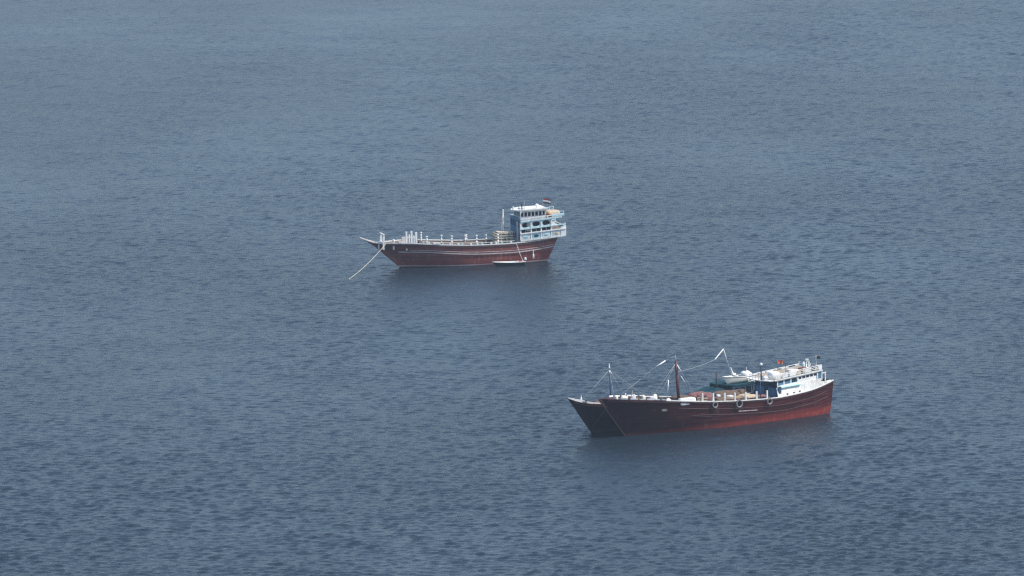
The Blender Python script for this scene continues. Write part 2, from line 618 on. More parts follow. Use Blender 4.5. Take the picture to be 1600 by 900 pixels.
def framed_wall(root, axis, a0, a1, at, z0, z1, bays, wall, glass, thick=0.10, sill=0.45, head=0.18, post=0.12, k=0.0, xr=0.0, inward=-1, name='window'):
    """wall strip with a row of recessed panes. axis 'x': runs along x at y=at; 'y': runs along y at x=at. Sill, header, posts and panes are separate parts."""
    def bx(nm, m, u0, u1, zz0, zz1, d0, d1, par=root):
        lo, hi = sorted((at + d0, at + d1))
        if axis == 'x':
            return part(nm, m, par, lambda b: b.box(u0, u1, lo, hi, zz0, zz1, k, xr))
        return part(nm, m, par, lambda b: b.box(lo, hi, u0, u1, zz0, zz1, k, xr))
    t = thick * inward
    bx('sill_panel', wall, a0, a1, z0, z0 + sill, 0, t)
    bx('header_panel', wall, a0, a1, z1 - head, z1, 0, t)
    edges = np.linspace(a0, a1, bays + 1)
    for i, e in enumerate(edges):
        e0 = min(max(e - post / 2, min(a0, a1)), max(a0, a1) - post)
        bx('post', wall, e0, e0 + post, z0 + sill, z1 - head, -t * 0.15, t * 1.1)
    for i in range(bays):
        lo, hi = sorted((edges[i], edges[i + 1]))
        bx(name, glass, lo + post * 0.4, hi - post * 0.4, z0 + sill - 0.01, z1 - head + 0.01, t * 0.55, t * 0.8)


def oval_panel(x0, x1, z0, z1, y, th, k, xr, rx=0.44, rz=0.40, n=24):
    """spandrel plate with an oval hole through it"""
    b = MB()
    cx, cz = (x0 + x1) / 2, (z0 + z1) / 2
    hx, hz = abs(x1 - x0) / 2, (z1 - z0) / 2
    front, back = y, y - th
    rings = []
    for yy, kind in ((front, 'o'), (front, 'i'), (back, 'i'), (back, 'o')):
        ring = []
        for i in range(n):
            a = 2 * math.pi * i / n
            c, s_ = math.cos(a), math.sin(a)
            if kind == 'i':
                px, pz = cx + hx * 2 * rx * math.copysign(abs(c)**0.8, c), cz + hz * 2 * rz * math.copysign(abs(s_)**0.8, s_)
            else:
                m = max(abs(c), abs(s_))
                px, pz = cx + hx * c / m, cz + hz * s_ / m
            ring.append((px, yy, pz + k * (xr - px)))
        rings.append(ring)
    rings.append(rings[0])
    b.rings(rings, cap=False)
    return b


def flag(parent, base, h, w, ht, cols, seed=0, rad=0.03, pole='white', yaw=0.0):
    """staff with a flag of stripes flying aft"""
    st = rod('flag_staff', pole, parent, base, (base[0], base[1], base[2] + h), rad, 6)
    n = 10
    hs = ht / len(cols)
    for j, c in enumerate(cols):
        rs_ = []
        for i in range(n + 1):
            t = i / n
            x = base[0] - 0.03 - w * t * math.cos(yaw)
            y = base[1] + w * t * math.sin(yaw) + 0.14 * math.sin(seed + t * 7) * t
            dz = -0.30 * t * t * ht + 0.05 * math.sin(seed + 2 + t * 6) * t
            zt = base[2] + h - 0.05 - j * hs
            rs_.append([(x, y - 0.01, zt + dz), (x, y + 0.01, zt + dz), (x, y + 0.01, zt - hs + dz + 0.004), (x, y - 0.01, zt - hs + dz + 0.004)])
        part('flag', c, st, lambda b: b.rings(rs_))
    return st


def arm_rail(root, pts, m, h=0.9, r=0.035, rails=2, name='rail_post', post_r=0.04):
    """posts with handrails through the points"""
    for p in pts:
        rod(name, m, root, p, (p[0], p[1], p[2] + h), post_r, 5)
    for j in range(rails):
        z = h * (1 - j / max(1, rails) * 0.95)
        part('hand_rail', m, root, lambda b: b.tube([(p[0], p[1], p[2] + z) for p in pts], r, 5))


def ship_world(F, yaw, sc):
    a = R(180 + yaw)
    ex = Vector((math.cos(a), math.sin(a), 0))
    ey = Vector((-math.sin(a), math.cos(a), 0))
    F = Vector(F)
    return a, lambda x, y, z: F + ex * x * sc[0] + ey * y * sc[1] + Vector((0, 0, z * sc[2]))


# ============================================================ the far dhow with the tiered white and blue poop
FAR, FS = (-18.10, 1433.35, 0.0), (1.027, 1.04, 1.04)
FA, fw = ship_world(FAR, 15.0, FS)
far = empty('cargo_dhow', FAR, FA, 'maroon wooden dhow with tiered white and pale blue stern house, anchored alone', 'dhow', 'anchored dhows')
far.scale = FS
FH = Hull(sheer=[(-25.2, 3.74), (-21.4, 3.36), (-16.5, 3.17), (-11.5, 3.21), (-6.5, 3.48), (-1.6, 3.84), (1.5, 3.88), (3.84, 3.92), (5.0, 4.30), (6.3, 4.85)],
          beam=[(-25.2, 2.45), (-22, 2.85), (-17, 3.25), (-11, 3.4), (-6, 3.3), (-2, 2.75), (1, 1.75), (3.2, 0.85), (4.2, 0.36), (5.2, 0.17), (6.3, 0.10)],
          stem=[(-1.6, -1.9), (0, 0), (2.6, 3.0), (3.4, 3.9), (4.1, 4.95), (4.85, 6.3)],
          stern=[(-1.6, -22.4), (0, -23.7), (2.3, -24.6), (3.74, -25.2)], p_bow=0.62)
FH.build(far, 'hull_far', 'white', 'deck_wood', 'old_wood')
for side in (1, -1):
    FH.rail(far, 'rubbing_strake', 'strake', side, -25.0, 2.6, 1.38, 0.09, 0.17)
    FH.rail(far, 'rubbing_strake', 'strake', side, -25.0, 0.5, 1.06, 0.06, 0.09)
    FH.rail(far, 'rubbing_strake', 'strake_dark', side, -25.1, 3.6, 0.20, 0.08, 0.16)
# beak cap, foredeck gear
part('beak_cap', 'strake', far, lambda b: b.tube([(3.9, 0, 4.06), (5.0, 0, 4.42), (6.45, 0, 5.0)], 0.17, 6, 0.10))
wd = part('windlass', 'white', far, lambda b: b.tube([(2.75, -1.0, 4.0), (2.75, 1.0, 4.0)], 0.16, 8))
for y in (1.0, -0.7):
    part('windlass_post', 'white', wd, lambda b: b.box(2.58, 2.92, y - 0.14, y + 0.14, 3.0, 5.1))
part('windlass_beam', 'white', wd, lambda b: b.box(2.63, 2.87, -1.0, 1.4, 5.25, 5.42))
part('bollard', 'white', far, lambda b: b.lathe((1.2, 1.3, 2.95), [(0.16, 0), (0.16, 1.25), (0.26, 1.3), (0.26, 1.5), (0.1, 1.58)], 8), smooth=False)
part('bollard', 'white', far, lambda b: b.lathe((3.4, 0.5, 3.0), [(0.14, 0), (0.14, 1.0), (0.22, 1.05), (0.2, 1.25)], 8))
# tall white bitts by the fore hatch
bt = part('bitt_rack', 'clean_white', far, lambda b: b.box(-0.95, -2.45, 1.20, 1.55, 2.8, 4.65))
for x, h, w in ((-0.78, 5.70, 0.26), (-1.25, 5.25, 0.2), (-1.62, 5.78, 0.28), (-2.0, 5.0, 0.2), (-2.36, 5.55, 0.30)):
    part('bitt_post', 'clean_white', bt, lambda b: b.box(x - w / 2, x + w / 2, 1.57, 1.85, 2.8, h))
part('bitt_rack', 'white', far, lambda b: b.box(-0.8, -2.3, -1.5, -1.2, 2.8, 4.5))
# turned awning stanchions
for x, y, z0, z1 in ((-3.83, 2.75, 3.6, 5.0), (-7.79, 3.0, 3.5, 4.92), (-11.81, 3.1, 3.25, 4.82), (-15.28, 3.08, 3.2, 4.78), (-7.35, -1.6, 2.5, 4.5), (-11.2, -1.6, 2.3, 4.33), (-14.6, -1.6, 2.3, 4.2), (-4.3, -2.6, 3.6, 5.0), (-11.81, -3.1, 3.25, 4.2)):
    h = z1 - z0
    part('stanchion', 'clean_white', far, lambda b: b.lathe((x, y - 0.08, z0), [(0.10, 0), (0.10, 0.25 * h), (0.17, 0.30 * h), (0.08, 0.40 * h), (0.08, 0.55 * h), (0.17, 0.62 * h), (0.09, 0.72 * h), (0.08, 0.84 * h), (0.18, 0.9 * h), (0.16, 0.98 * h), (0.04, h)], 8))
# open rail on the gunwale amidships
for i in range(14):
    x = -3.2 - i * 1.07 + 0.25 * math.sin(i * 2.3)
    b_ = FH.bd(x)
    box('rail_block', 'white' if i % 3 else 'pale_blue', far, x - 0.14, x + 0.14, b_ - 0.13, b_ + 0.03, FH.zs(x) + 0.14, FH.zs(x) + 0.40)
part('hand_rail', 'white', far, lambda b: b.tube([(x, FH.bd(x) - 0.05, FH.zs(x) + 0.42) for x in np.linspace(-3, -18, 16)], 0.03, 5))
part('hatch_coaming', 'pale_wood', far, lambda b: b.box(-4.5, -13.8, -1.5, 1.5, 2.3, 2.95))
hc = part('hatch_cover', 'tarp_brown', far, lambda b: b.blob((-9.1, 0, 3.05), (4.6, 1.6, 0.28), 0.35, 3, 0.02, 30, 8))
for x in (0.3, -5.0, -5.6):
    box('fairlead', 'white', far, x - 0.28, x + 0.28, FH.bd(x) - 0.2, FH.bd(x) + 0.1, FH.zs(x) + 0.142, FH.zs(x) + 0.36)
# cargo mast
ms = rod('mast', 'cream', far, (-16.95, 0.2, 2.3), (-16.92, 0.2, 8.05), 0.19, 8, 0.12)
part('mast_cap', 'white', ms, lambda b: b.lathe((-16.92, 0.2, 8.0), [(0.15, 0), (0.15, 0.15), (0.04, 0.25)], 8))
rod('stay', 'wire', far, (-16.92, 0.2, 7.9), (-15.7, 2.8, 3.4), 0.022, 4)
rod('stay', 'wire', far, (-16.92, 0.2, 7.9), (-15.7, -2.8, 3.4), 0.022, 4)
rod('stay', 'wire', far, (-16.92, 0.2, 7.9), (-19.2, 0.2, 8.3), 0.022, 4)

# stern house. k makes every tier climb aft with the sheer
K, XR = 0.072, -19.0
Y = 3.02
# front wall, two blue storeys facing the bow
framed_wall(far, 'y', -2.9, 2.9, -18.95, 2.35, 4.75, 5, 'mid_blue', 'glass', sill=1.0, head=0.35, post=0.3, inward=-1)
framed_wall(far, 'y', -2.9, 2.9, -18.95, 4.76, 6.95, 5, 'mid_blue', 'glass', sill=0.75, head=0.4, post=0.35, inward=-1)
box('front_ladder', 'white', far, -18.7, -18.85, 1.6, 1.7, 2.4, 6.4)
box('front_ladder', 'white', far, -18.7, -18.85, 2.1, 2.2, 2.4, 6.4)
# inner core behind the galleries, their shade painted in as a dark colour
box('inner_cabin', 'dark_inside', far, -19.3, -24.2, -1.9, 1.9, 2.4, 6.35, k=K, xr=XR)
bays = [-19.0, -20.72, -22.36, -24.02, -25.62]
for side in (1, -1):
    y = Y * side
    ya, yb = y, y - 0.14 * side
    # tiers of rail beams
    for z0, z1, m, e in ((4.54, 4.70, 'clean_white', -26.35), (5.24, 5.38, 'ice_blue', -26.2), (6.40, 6.62, 'ice_blue', -25.75), (3.42, 3.62, 'white', -26.35)):
        part('gallery_beam', m, far, lambda b: b.box(-18.98, e, min(ya, yb) - (0.14 if side < 0 else 0), max(ya, yb) + (0.14 if side > 0 else 0), z0, z1, K, XR))
    part('gallery_beam', 'clean_white', far, lambda b: b.box(-18.98, -24.4, min(ya, yb), max(ya, yb) + 0.03, 6.86, 6.98, K, XR))
    for i, x in enumerate(bays):
        part('gallery_post', 'clean_white', far, lambda b: b.box(x - 0.10, x + 0.10, min(y + 0.06 * side, y - 0.17 * side), max(y + 0.06 * side, y - 0.17 * side), 3.62, 6.36 if i < 4 else 5.0, K, XR))
    for i in range(4):
        x0, x1 = bays[i] - 0.14, bays[i + 1] + 0.14
        # lower carved bulwark panels
        part('bulwark_panel', 'ice_blue', far, lambda b: b.box(x0, x1, min(y - 0.03 * side, y - 0.11 * side), max(y - 0.03 * side, y - 0.11 * side), 3.62, 4.52, K, XR))
        pn = part('carved_panel', ('white', 'pale_blue', 'clean_white', 'white')[i], far, lambda b: b.box(x0 - 0.12, x1 + 0.12, min(y - 0.035 * side, y + 0.03 * side), max(y - 0.035 * side, y + 0.03 * side), 3.74, 4.36, K, XR))
        cx = (x0 + x1) / 2
        part('rosette', ('pale_blue', 'teal', 'pale_blue', 'cream')[i], pn, lambda b: b.rings([[(cx + 0.42 * c * math.cos(a), y + (0.032 + d) * side, 4.05 + 0.20 * c * math.sin(a) + K * (XR - cx)) for a in np.linspace(0, 2 * math.pi, 13)[:-1]] for c, d in ((1, -0.02), (1, 0.03), (0.5, 0.05))]))
        # balustrade in the middle opening
        for xb in np.linspace(x0 - 0.12, x1 + 0.12, 3)[1:-1]:
            part('baluster', 'ice_blue', far, lambda b: b.box(xb - 0.025, xb + 0.025, min(y - 0.05 * side, y - 0.1 * side), max(y - 0.05 * side, y - 0.1 * side), 4.72, 5.22, K, XR))
        # arched openings
        if i < 3:
            ob = oval_panel(x0, x1, 5.42, 6.36, y - 0.02 * side if side > 0 else y + 0.10, 0.08, K, XR)
            ob.build('oval_opening', 'ice_blue', far)
        else:
            part('gallery_brace', 'clean_white', far, lambda b: b.rings([[(x0, yy, 5.42 + K * (XR - x0)), (x0 - 0.95, yy, 5.42 + K * (XR - x0)), (x0, yy, 6.0 + K * (XR - x0))] for yy in (y - 0.02 * side, y - 0.1 * side)]))
        # rails of the upper deck: small openings
        for xb in np.linspace(x0, x1, 4)[:-1]:
            part('baluster', 'white', far, lambda b: b.box(xb - 0.13, xb + 0.05, min(y - 0.04 * side, y - 0.1 * side), max(y - 0.04 * side, y - 0.1 * side), 6.66, 6.86, K, XR))
    # stern gallery that hangs over the water
    part('stern_gallery', 'clean_white', far, lambda b: b.box(-25.75, -26.4, min(y, y - 0.3 * side), max(y, y - 0.3 * side) + 0.05, 3.64, 5.02, K, XR))
    part('gallery_post', 'ice_blue', far, lambda b: b.box(-26.22, -26.36, min(y, y - 0.14 * side), max(y, y - 0.14 * side), 5.02, 5.5, K, XR))
part('gallery_deck', 'deck_wood', far, lambda b: b.box(-18.96, -26.3, -2.84, 2.84, 4.55, 4.66, K, XR))
part('upper_deck', 'deck_wood', far, lambda b: b.box(-18.96, -25.74, -2.86, 2.86, 6.42, 6.56, K, XR))
part('poop_floor', 'white', far, lambda b: b.box(-19.0, -26.3, -2.86, 2.86, 3.40, 3.56, K, XR))
part('stern_panel', 'ice_blue', far, lambda b: b.box(-26.28, -26.42, -2.7, 2.7, 3.60, 4.99, K, XR))
part('stern_rail', 'pale_blue', far, lambda b: b.box(-25.6, -25.74, -2.85, 2.85, 6.62, 6.9, K, XR))
part('cabin_door', 'white', far, lambda b: b.box(-20.3, -20.9, 1.9, 1.96, 4.7, 6.2, K, XR))
for x in (-22.0, -23.3):
    part('cabin_window', 'glass', far, lambda b: b.box(x, x - 0.7, 1.9, 1.95, 5.3, 5.9, K, XR))
# aft rail of the upper deck
arm_rail(far, [(x, 2.92, 6.6 + K * (XR - x)) for x in (-24.2, -24.8, -25.4, -26.05)], 'ice_blue', 0.78, 0.04, 2)
arm_rail(far, [(x, -2.92, 6.6 + K * (XR - x)) for x in (-24.2, -24.8, -25.4, -26.05)], 'ice_blue', 0.78, 0.04, 2)
part('rail_board', 'ice_blue', far, lambda b: b.box(-24.1, -26.15, 2.98, 3.06, 6.70, 6.98, K, XR))
# wheelhouse with its overhanging roof
framed_wall(far, 'x', -19.25, -23.4, 2.0, 6.58, 7.98, 7, 'clean_white', 'glass', sill=0.55, head=0.18, post=0.14, inward=-1, k=0.03, xr=XR)
framed_wall(far, 'x', -19.25, -23.4, -2.0, 6.58, 7.98, 7, 'clean_white', 'glass', sill=0.55, head=0.18, post=0.14, inward=1, k=0.03, xr=XR)
framed_wall(far, 'y', -1.9, 1.9, -19.3, 6.58, 7.98, 5, 'ice_blue', 'glass', sill=0.55, head=0.18, post=0.14, inward=-1)
box('aft_wall', 'white', far, -23.3, -23.4, -1.9, 1.9, 6.6, 8.0, k=0.03, xr=XR)


def roof_outline(b, x_front, x_back, hw, z0, z1, k, xr, nose=1.0):
    pts = [(x_back, -hw), (x_back, hw), (x_front - nose * 1.2, hw), (x_front - nose * 0.35, hw * 0.62), (x_front, hw * 0.15), (x_front, -hw * 0.15), (x_front - nose * 0.35, -hw * 0.62), (x_front - nose * 1.2, -hw)]
    b.rings([[(x, y, z + k * (xr - x)) for x, y in pts] for z in (z0, z1)])


rf = part('roof', 'clean_white', far, lambda b: roof_outline(b, -18.3, -23.75, 2.35, 7.99, 8.16, 0.03, XR, 1.5))
part('roof_edge', 'white', rf, lambda b: b.box(-19.5, -23.7, 2.25, 2.42, 8.10, 8.28, 0.03, XR))
part('roof_hatch', 'clean_white', rf, lambda b: b.box(-19.6, -21.3, -0.6, 0.9, 8.17, 8.40, 0.03, XR))
part('radar_dome', 'clean_white', far, lambda b: b.lathe((-22.3, 0.8, 8.25), [(0.1, 0), (0.1, 0.25), (0.3, 0.32), (0.34, 0.48), (0.22, 0.64), (0.03, 0.7)], 10), smooth=True)
part('horn', 'black', far, lambda b: b.lathe((-19.7, 1.4, 8.2), [(0.09, 0), (0.09, 0.75), (0.13, 0.8), (0.13, 0.95)], 8))
rod('antenna', 'wire', far, (-20.2, 1.0, 8.2), (-20.2, 1.0, 9.55), 0.035, 5, 0.015)
part('searchlight', 'white', far, lambda b: b.lathe((-18.4, 0.9, 8.17), [(0.06, 0), (0.06, 0.2), (0.18, 0.25), (0.18, 0.45), (0.05, 0.5)], 8))
flag(far, (-23.45, 0.3, 7.0), 2.75, 1.25, 0.78, ['red', 'clean_white', 'maroon'], 1.0, 0.02, 'wire', 0.75)
part('rail_block', 'orange', far, lambda b: b.lathe((-23.85, 2.7, 7.05), [(0.12, 0), (0.2, 0.1), (0.2, 0.5), (0.05, 0.55)], 8))


def on_ship(name, F, A, W, loc, label, cat, group=None, rz=0.0):
    return empty(name, W(*loc), A + rz, label, cat, group)


# cream covered bundle on the far dhow's upper deck
cb = tag(part('tarpaulin_bundle', 'tarp_tan', None, lambda b: b.blob((0, 0, 0.46), (1.12, 1.05, 0.5), 0.45, 5, 0.025, 26, 10), smooth=True),
         'tan tarpaulin covered bundle on top deck behind the far dhow wheelhouse', 'bundle')
cb.location = fw(-24.65, 1.3, 6.56 + K * 5.6)
cb.rotation_euler = (0, 0.05, FA)
# slatted pen on the far dhow
pen = on_ship('slatted_pen', FAR, FA, fw, (-16.6, 0.9, 2.36), 'cream slatted wooden pen around the mast foot in front of the blue wall', 'pen')
for sx in (-1.35, -0.45, 0.45, 1.35):
    for sy in (0.95, -0.95):
        box('corner_post', 'old_wood' if sx in (1.35, -1.35) else 'cream', pen, sx - 0.07, sx + 0.07, sy - 0.07, sy + 0.07, 0, 2.55)
for j in range(6):
    z = 0.35 + j * 0.40
    for sy in (1.06, -1.06):
        box('slat', 'cream', pen, -1.5, 1.5, sy - 0.035, sy + 0.035, z, z + 0.17)
    for sx in (1.47, -1.47):
        box('slat', 'cream', pen, sx - 0.03, sx + 0.03, -1.02, 1.02, z + 0.02, z + 0.19)
box('pen_floor', 'dark_inside', pen, -1.4, 1.4, -1.0, 1.0, 0.02, 0.1)
box('lid_board', 'cream', pen, -1.7, 0.9, -1.1, 1.1, 2.56, 2.62)
# anchor rope
ar = MB()
p0, p1 = fw(2.4, 1.15, 3.95), Vector((FAR[0] - 8.15, FAR[1] - 13.4, -0.2))
ar.tube([p0.lerp(p1, t) - Vector((0, 0, 0.42 * 4 * t * (1 - t))) for t in np.linspace(0, 1.02, 18)], 0.048, 6)
tag(ar.build('anchor_rope', 'rope', smooth=True), 'thick pale anchor rope slanting from the far dhow bow into the water', 'rope')


# ============================================================ open boats
def open_boat(name, loc, rz, L, B, D, outer, inner, label, cat, thw=4, draft=0.18, motor=False, rake=0.5):
    r = empty(name, loc, rz, label, cat)
    n, tn = 18, 7
    out, inn = [], []
    for i in range(n + 1):
        u = i / n
        x = -L / 2 + L * u
        hb = B / 2 * (1 - max(0, (u - 0.45) / 0.55)**2.2) * (0.80 + 0.20 * min(1, u / 0.3))
        sh = D * (0.82 + 0.35 * max(0, u - 0.35)**2 * 2.2)
        ro, ri = [], []
        for j in range(-tn, tn + 1):
            t = abs(j) / tn
            y = math.copysign(hb * t**0.36, j) if j else 0.0
            z = -draft + (sh + draft) * t**1.7
            xx = x + rake * (z / D) * max(0, (u - 0.6) / 0.4) ** 1.5
            ro.append((xx, y, z))
            ri.append((xx - 0.04, y * 0.92, z * 0.96 + 0.06 if t < 1 else z))
        out.append(ro)
        inn.append(ri)
    b = MB()
    b.rings(out, cap=False, closed=False)
    b.f.append(tuple(range(2 * tn + 1)))
    b.build('hull', outer, r, smooth=True)
    b = MB()
    b.rings(inn, cap=False, closed=False)
    b.build('inside', inner, r, smooth=True)
    for sd in (0, -1):
        b = MB()
        b.tube([o[sd] for o in out], 0.055, 6)
        b.build('gunwale', 'clean_white', r, smooth=True)
    for k in range(thw):
        u = 0.16 + 0.62 * k / max(1, thw - 1)
        x = -L / 2 + L * u
        hb = B / 2 * (1 - max(0, (u - 0.45) / 0.55)**2.2) * 0.9
        box('thwart', 'pale_wood', r, x - 0.13, x + 0.13, -hb, hb, D * 0.60, D * 0.60 + 0.05)
    if motor:
        mo = part('outboard_motor', 'white', r, lambda q: q.blob((-L / 2 - 0.12, 0, D + 0.28), (0.22, 0.17, 0.27), 0.6, 2, 0.01, 10, 7), smooth=True)
        box('motor_leg', 'black', mo, -L / 2 - 0.22, -L / 2 - 0.04, -0.06, 0.06, -0.35, D + 0.05)
        part('fuel_can', 'red', r, lambda q: q.box(-L / 2 + 0.5, -L / 2 + 0.95, 0.1, 0.5, 0.12, D + 0.10))
    return r


dg = open_boat('dinghy', fw(-16.85, 4.25, 0.03), FA + R(2), 4.9, 1.35, 0.55, 'hull_dinghy', 'white', 'narrow white rimmed dinghy afloat alongside the far dhow', 'dinghy', 4, 0.2, True, 0.55)
mr_ = MB()
p0, p1 = fw(-18.2, 3.2, 3.25), fw(-18.95, 4.25, 0.55)
mr_.tube([p0.lerp(p1, t) - Vector((0, 0, 0.15 * 4 * t * (1 - t))) for t in np.linspace(0, 1, 8)], 0.035, 5)
tag(mr_.build('mooring_line', 'clean_white'), 'thin white line hanging from the far dhow rail down to the dinghy', 'rope')
fl = MB()
fl.lathe((0, 0, 0), [(0.05, 0), (0.16, 0.15), (0.16, 0.75), (0.05, 0.9), (0.03, 1.5)], 8)
o = fl.build('fender', 'white', smooth=True)
o.location = fw(-20.9, 3.3, 0.62)
tag(o, 'small white fender hanging on the far dhow hull aft of the dinghy', 'fender')

# ============================================================ the near dhow
NEAR, NS = (15.72, 1244.42, -0.33), (1.075, 1.0, 1.0)
NA, nw = ship_world(NEAR, 34.6, NS)
near = empty('fishing_dhow', NEAR, NA, 'dark hulled dhow in front with maroon mast, white stern house and red waterline', 'dhow', 'anchored dhows')
near.scale = NS
NH = Hull(sheer=[(-32.2, 5.10), (-30.9, 4.72), (-28.4, 4.18), (-25.4, 3.86), (-22.4, 3.68), (-16.5, 3.88), (-12, 4.20), (-4.8, 5.02), (1.0, 5.60), (4.06, 5.86)],
          beam=[(-32.2, 2.3), (-28, 2.85), (-22, 3.2), (-17, 3.25), (-12, 3.15), (-6, 2.9), (-2, 2.5), (0.5, 1.95), (2.3, 1.15), (3.5, 0.5), (4.06, 0.14)],
          stem=[(-1.6, -1.3), (0.33, 0.1), (5.86, 4.06)],
          stern=[(-1.6, -30.6), (0, -31.9), (5.10, -32.2)], p_stern=0.22)
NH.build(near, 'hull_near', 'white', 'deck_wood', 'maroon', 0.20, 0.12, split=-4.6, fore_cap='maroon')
for side in (1, -1):
    NH.rail(near, 'rubbing_strake', 'maroon', side, -32.0, 3.5, 0.16, 0.09, 0.16)
    NH.rail(near, 'rubbing_strake', 'strake_dark', side, -31.3, -6, 1.05, 0.04, 0.10)
    NH.rail(near, 'rubbing_strake', 'strake_dark', side, -31.3, -9, 1.9, 0.04, 0.10)
part('repair_plank', 'strake', near, lambda b: b.rings([[NH.pt(x, NH.t_at(x, NH.zs(x) - d), 1, o_) for d, o_ in ((1.42, 0.0), (1.42, 0.07), (1.54, 0.07), (1.54, 0.0))] for x in np.linspace(-15.4, -18.6, 8)]))
part('repair_plank', 'strake_dark', near, lambda b: b.rings([[NH.pt(x, NH.t_at(x, NH.zs(x) - d), 1, o_) for d, o_ in ((2.1, 0.0), (2.1, 0.06), (2.25, 0.06), (2.25, 0.0))] for x in np.linspace(-7.5, -10.6, 8)]))
# hawse plate (pale oval) on the bow
hp = NH.pt(-3.6, NH.t_at(-3.6, 3.72), 1, 0.03)
part('hawse_plate', 'grey_rubber', near, lambda b: b.rings([[(hp[0] + c * 0.42 * math.cos(a), hp[1] + d + 0.06 * math.cos(a) * 0 - 0.10 * math.cos(a) * c, hp[2] + c * 0.19 * math.sin(a)) for a in np.linspace(0, 2 * math.pi, 15)[:-1]] for c, d in ((1, -0.08), (1, 0.05), (0.45, 0.07))]))
part('stem_cap', 'strake_dark', near, lambda b: b.tube([(0.3, 0, 0.35), (4.1, 0, 5.6), (4.35, 0, 6.0)], 0.10, 6, 0.13))
part('hatch_coaming', 'pale_wood', near, lambda b: b.box(-9.5, -20.8, -1.7, 1.7, 2.8, 3.6))
# mast and rigging
mt = rod('mast', 'mast_red', near, (-8.35, 0.3, 3.4), (-7.90, 0.3, 10.05), 0.25, 10, 0.19)
rod('topmast', 'wire', mt, (-7.90, 0.3, 9.95), (-7.84, 0.3, 10.95), 0.05, 6, 0.03)
TOP = Vector((-7.9, 0.3, 9.85))


def stay(root, a, b, sleeve=None, sag=0.0, r=0.014, sr=0.07, m='wire'):
    a, b = Vector(a), Vector(b)
    seg = 8 if sag else 1
    st = rod('stay', m, root, a, b, r, 5, None, sag, seg)
    if sleeve:
        def pt(t):
            p = a.lerp(b, t)
            p.z -= sag * 4 * t * (1 - t)
            return p
        part('stay_sleeve', 'clean_white', st, lambda q: q.tube([pt(sleeve[0]), pt(sleeve[1])], sr, 6), smooth=True)
    return st


stay(near, TOP, (-9.8, 2.75, 4.7), (0.03, 0.22))                       # shrouds
stay(near, TOP, (-6.3, -2.2, 5.0), (0.03, 0.2))
stay(near, TOP, (-9.4, -2.75, 4.7), None)
stay(near, TOP, (-2.6, 1.9, 5.3), None)
stay(near, TOP, (-3.6, 2.1, 5.2), None)
stay(near, (-6.45, 0.6, 7.62), (-5.95, 1.0, 4.9), (0.0, 0.62), 0, 0.02, 0.06)   # spars hung in the rigging
stay(near, (-7.6, 0.3, 9.6), (-11.5, -0.6, 4.3), (0.34, 0.52), 0, 0.012, 0.05)
fs = stay(near, (-7.84, 0.3, 10.9), (-2.2, 0.3, 8.15), (0.29, 0.56), -0.28, 0.014, 0.085)
stay(near, (-2.2, 0.3, 8.15), (2.0, 0.3, 5.6), None, 0.0, 0.014)
# rail posts on the gunwale
for x in (-10.27, -11.98, -13.8, -15.42, -17.18, -18.96, -20.67):
    yb = NH.bd(x) - 0.07
    box('rail_post', 'white', near, x - 0.10, x + 0.10, yb - 0.09, yb + 0.09, NH.zs(x) + 0.1, NH.zs(x) + 1.22)
# foredeck rail blocks: short white boards with gaps
for x, w, h in ((1.75, 0.85, 0.34), (0.55, 0.95, 0.30), (-0.75, 0.70, 0.26), (-1.75, 0.95, 0.30), (-3.0, 0.62, 0.24), (-3.95, 0.55, 0.22)):
    for s_ in (1, -1):
        part('rail_board', 'clean_white', near, lambda b: b.rings([[(xx, s_ * (NH.bd(xx) + 0.02), NH.zs(xx) + 0.0), (xx, s_ * (NH.bd(xx) - 0.08), NH.zs(xx) + 0.0), (xx, s_ * (NH.bd(xx) - 0.08), NH.zs(xx) + h), (xx, s_ * (NH.bd(xx) + 0.085), NH.zs(xx) + h)] for xx in np.linspace(x, x - w, 4)]))
rod('davit', 'white', near, (0.9, 1.0, 4.8), (0.75, 1.1, 6.55), 0.05, 6)
rod('davit', 'pale_wood', near, (-0.2, 0.6, 4.8), (-0.5, 0.9, 6.75), 0.04, 6)
part('windlass', 'dark_rope', near, lambda b: b.tube([(2.0, -0.8, 5.35), (2.0, 0.8, 5.35)], 0.28, 9))

# stern house
NK, NX = 0.095, -22.7
HY = 2.62
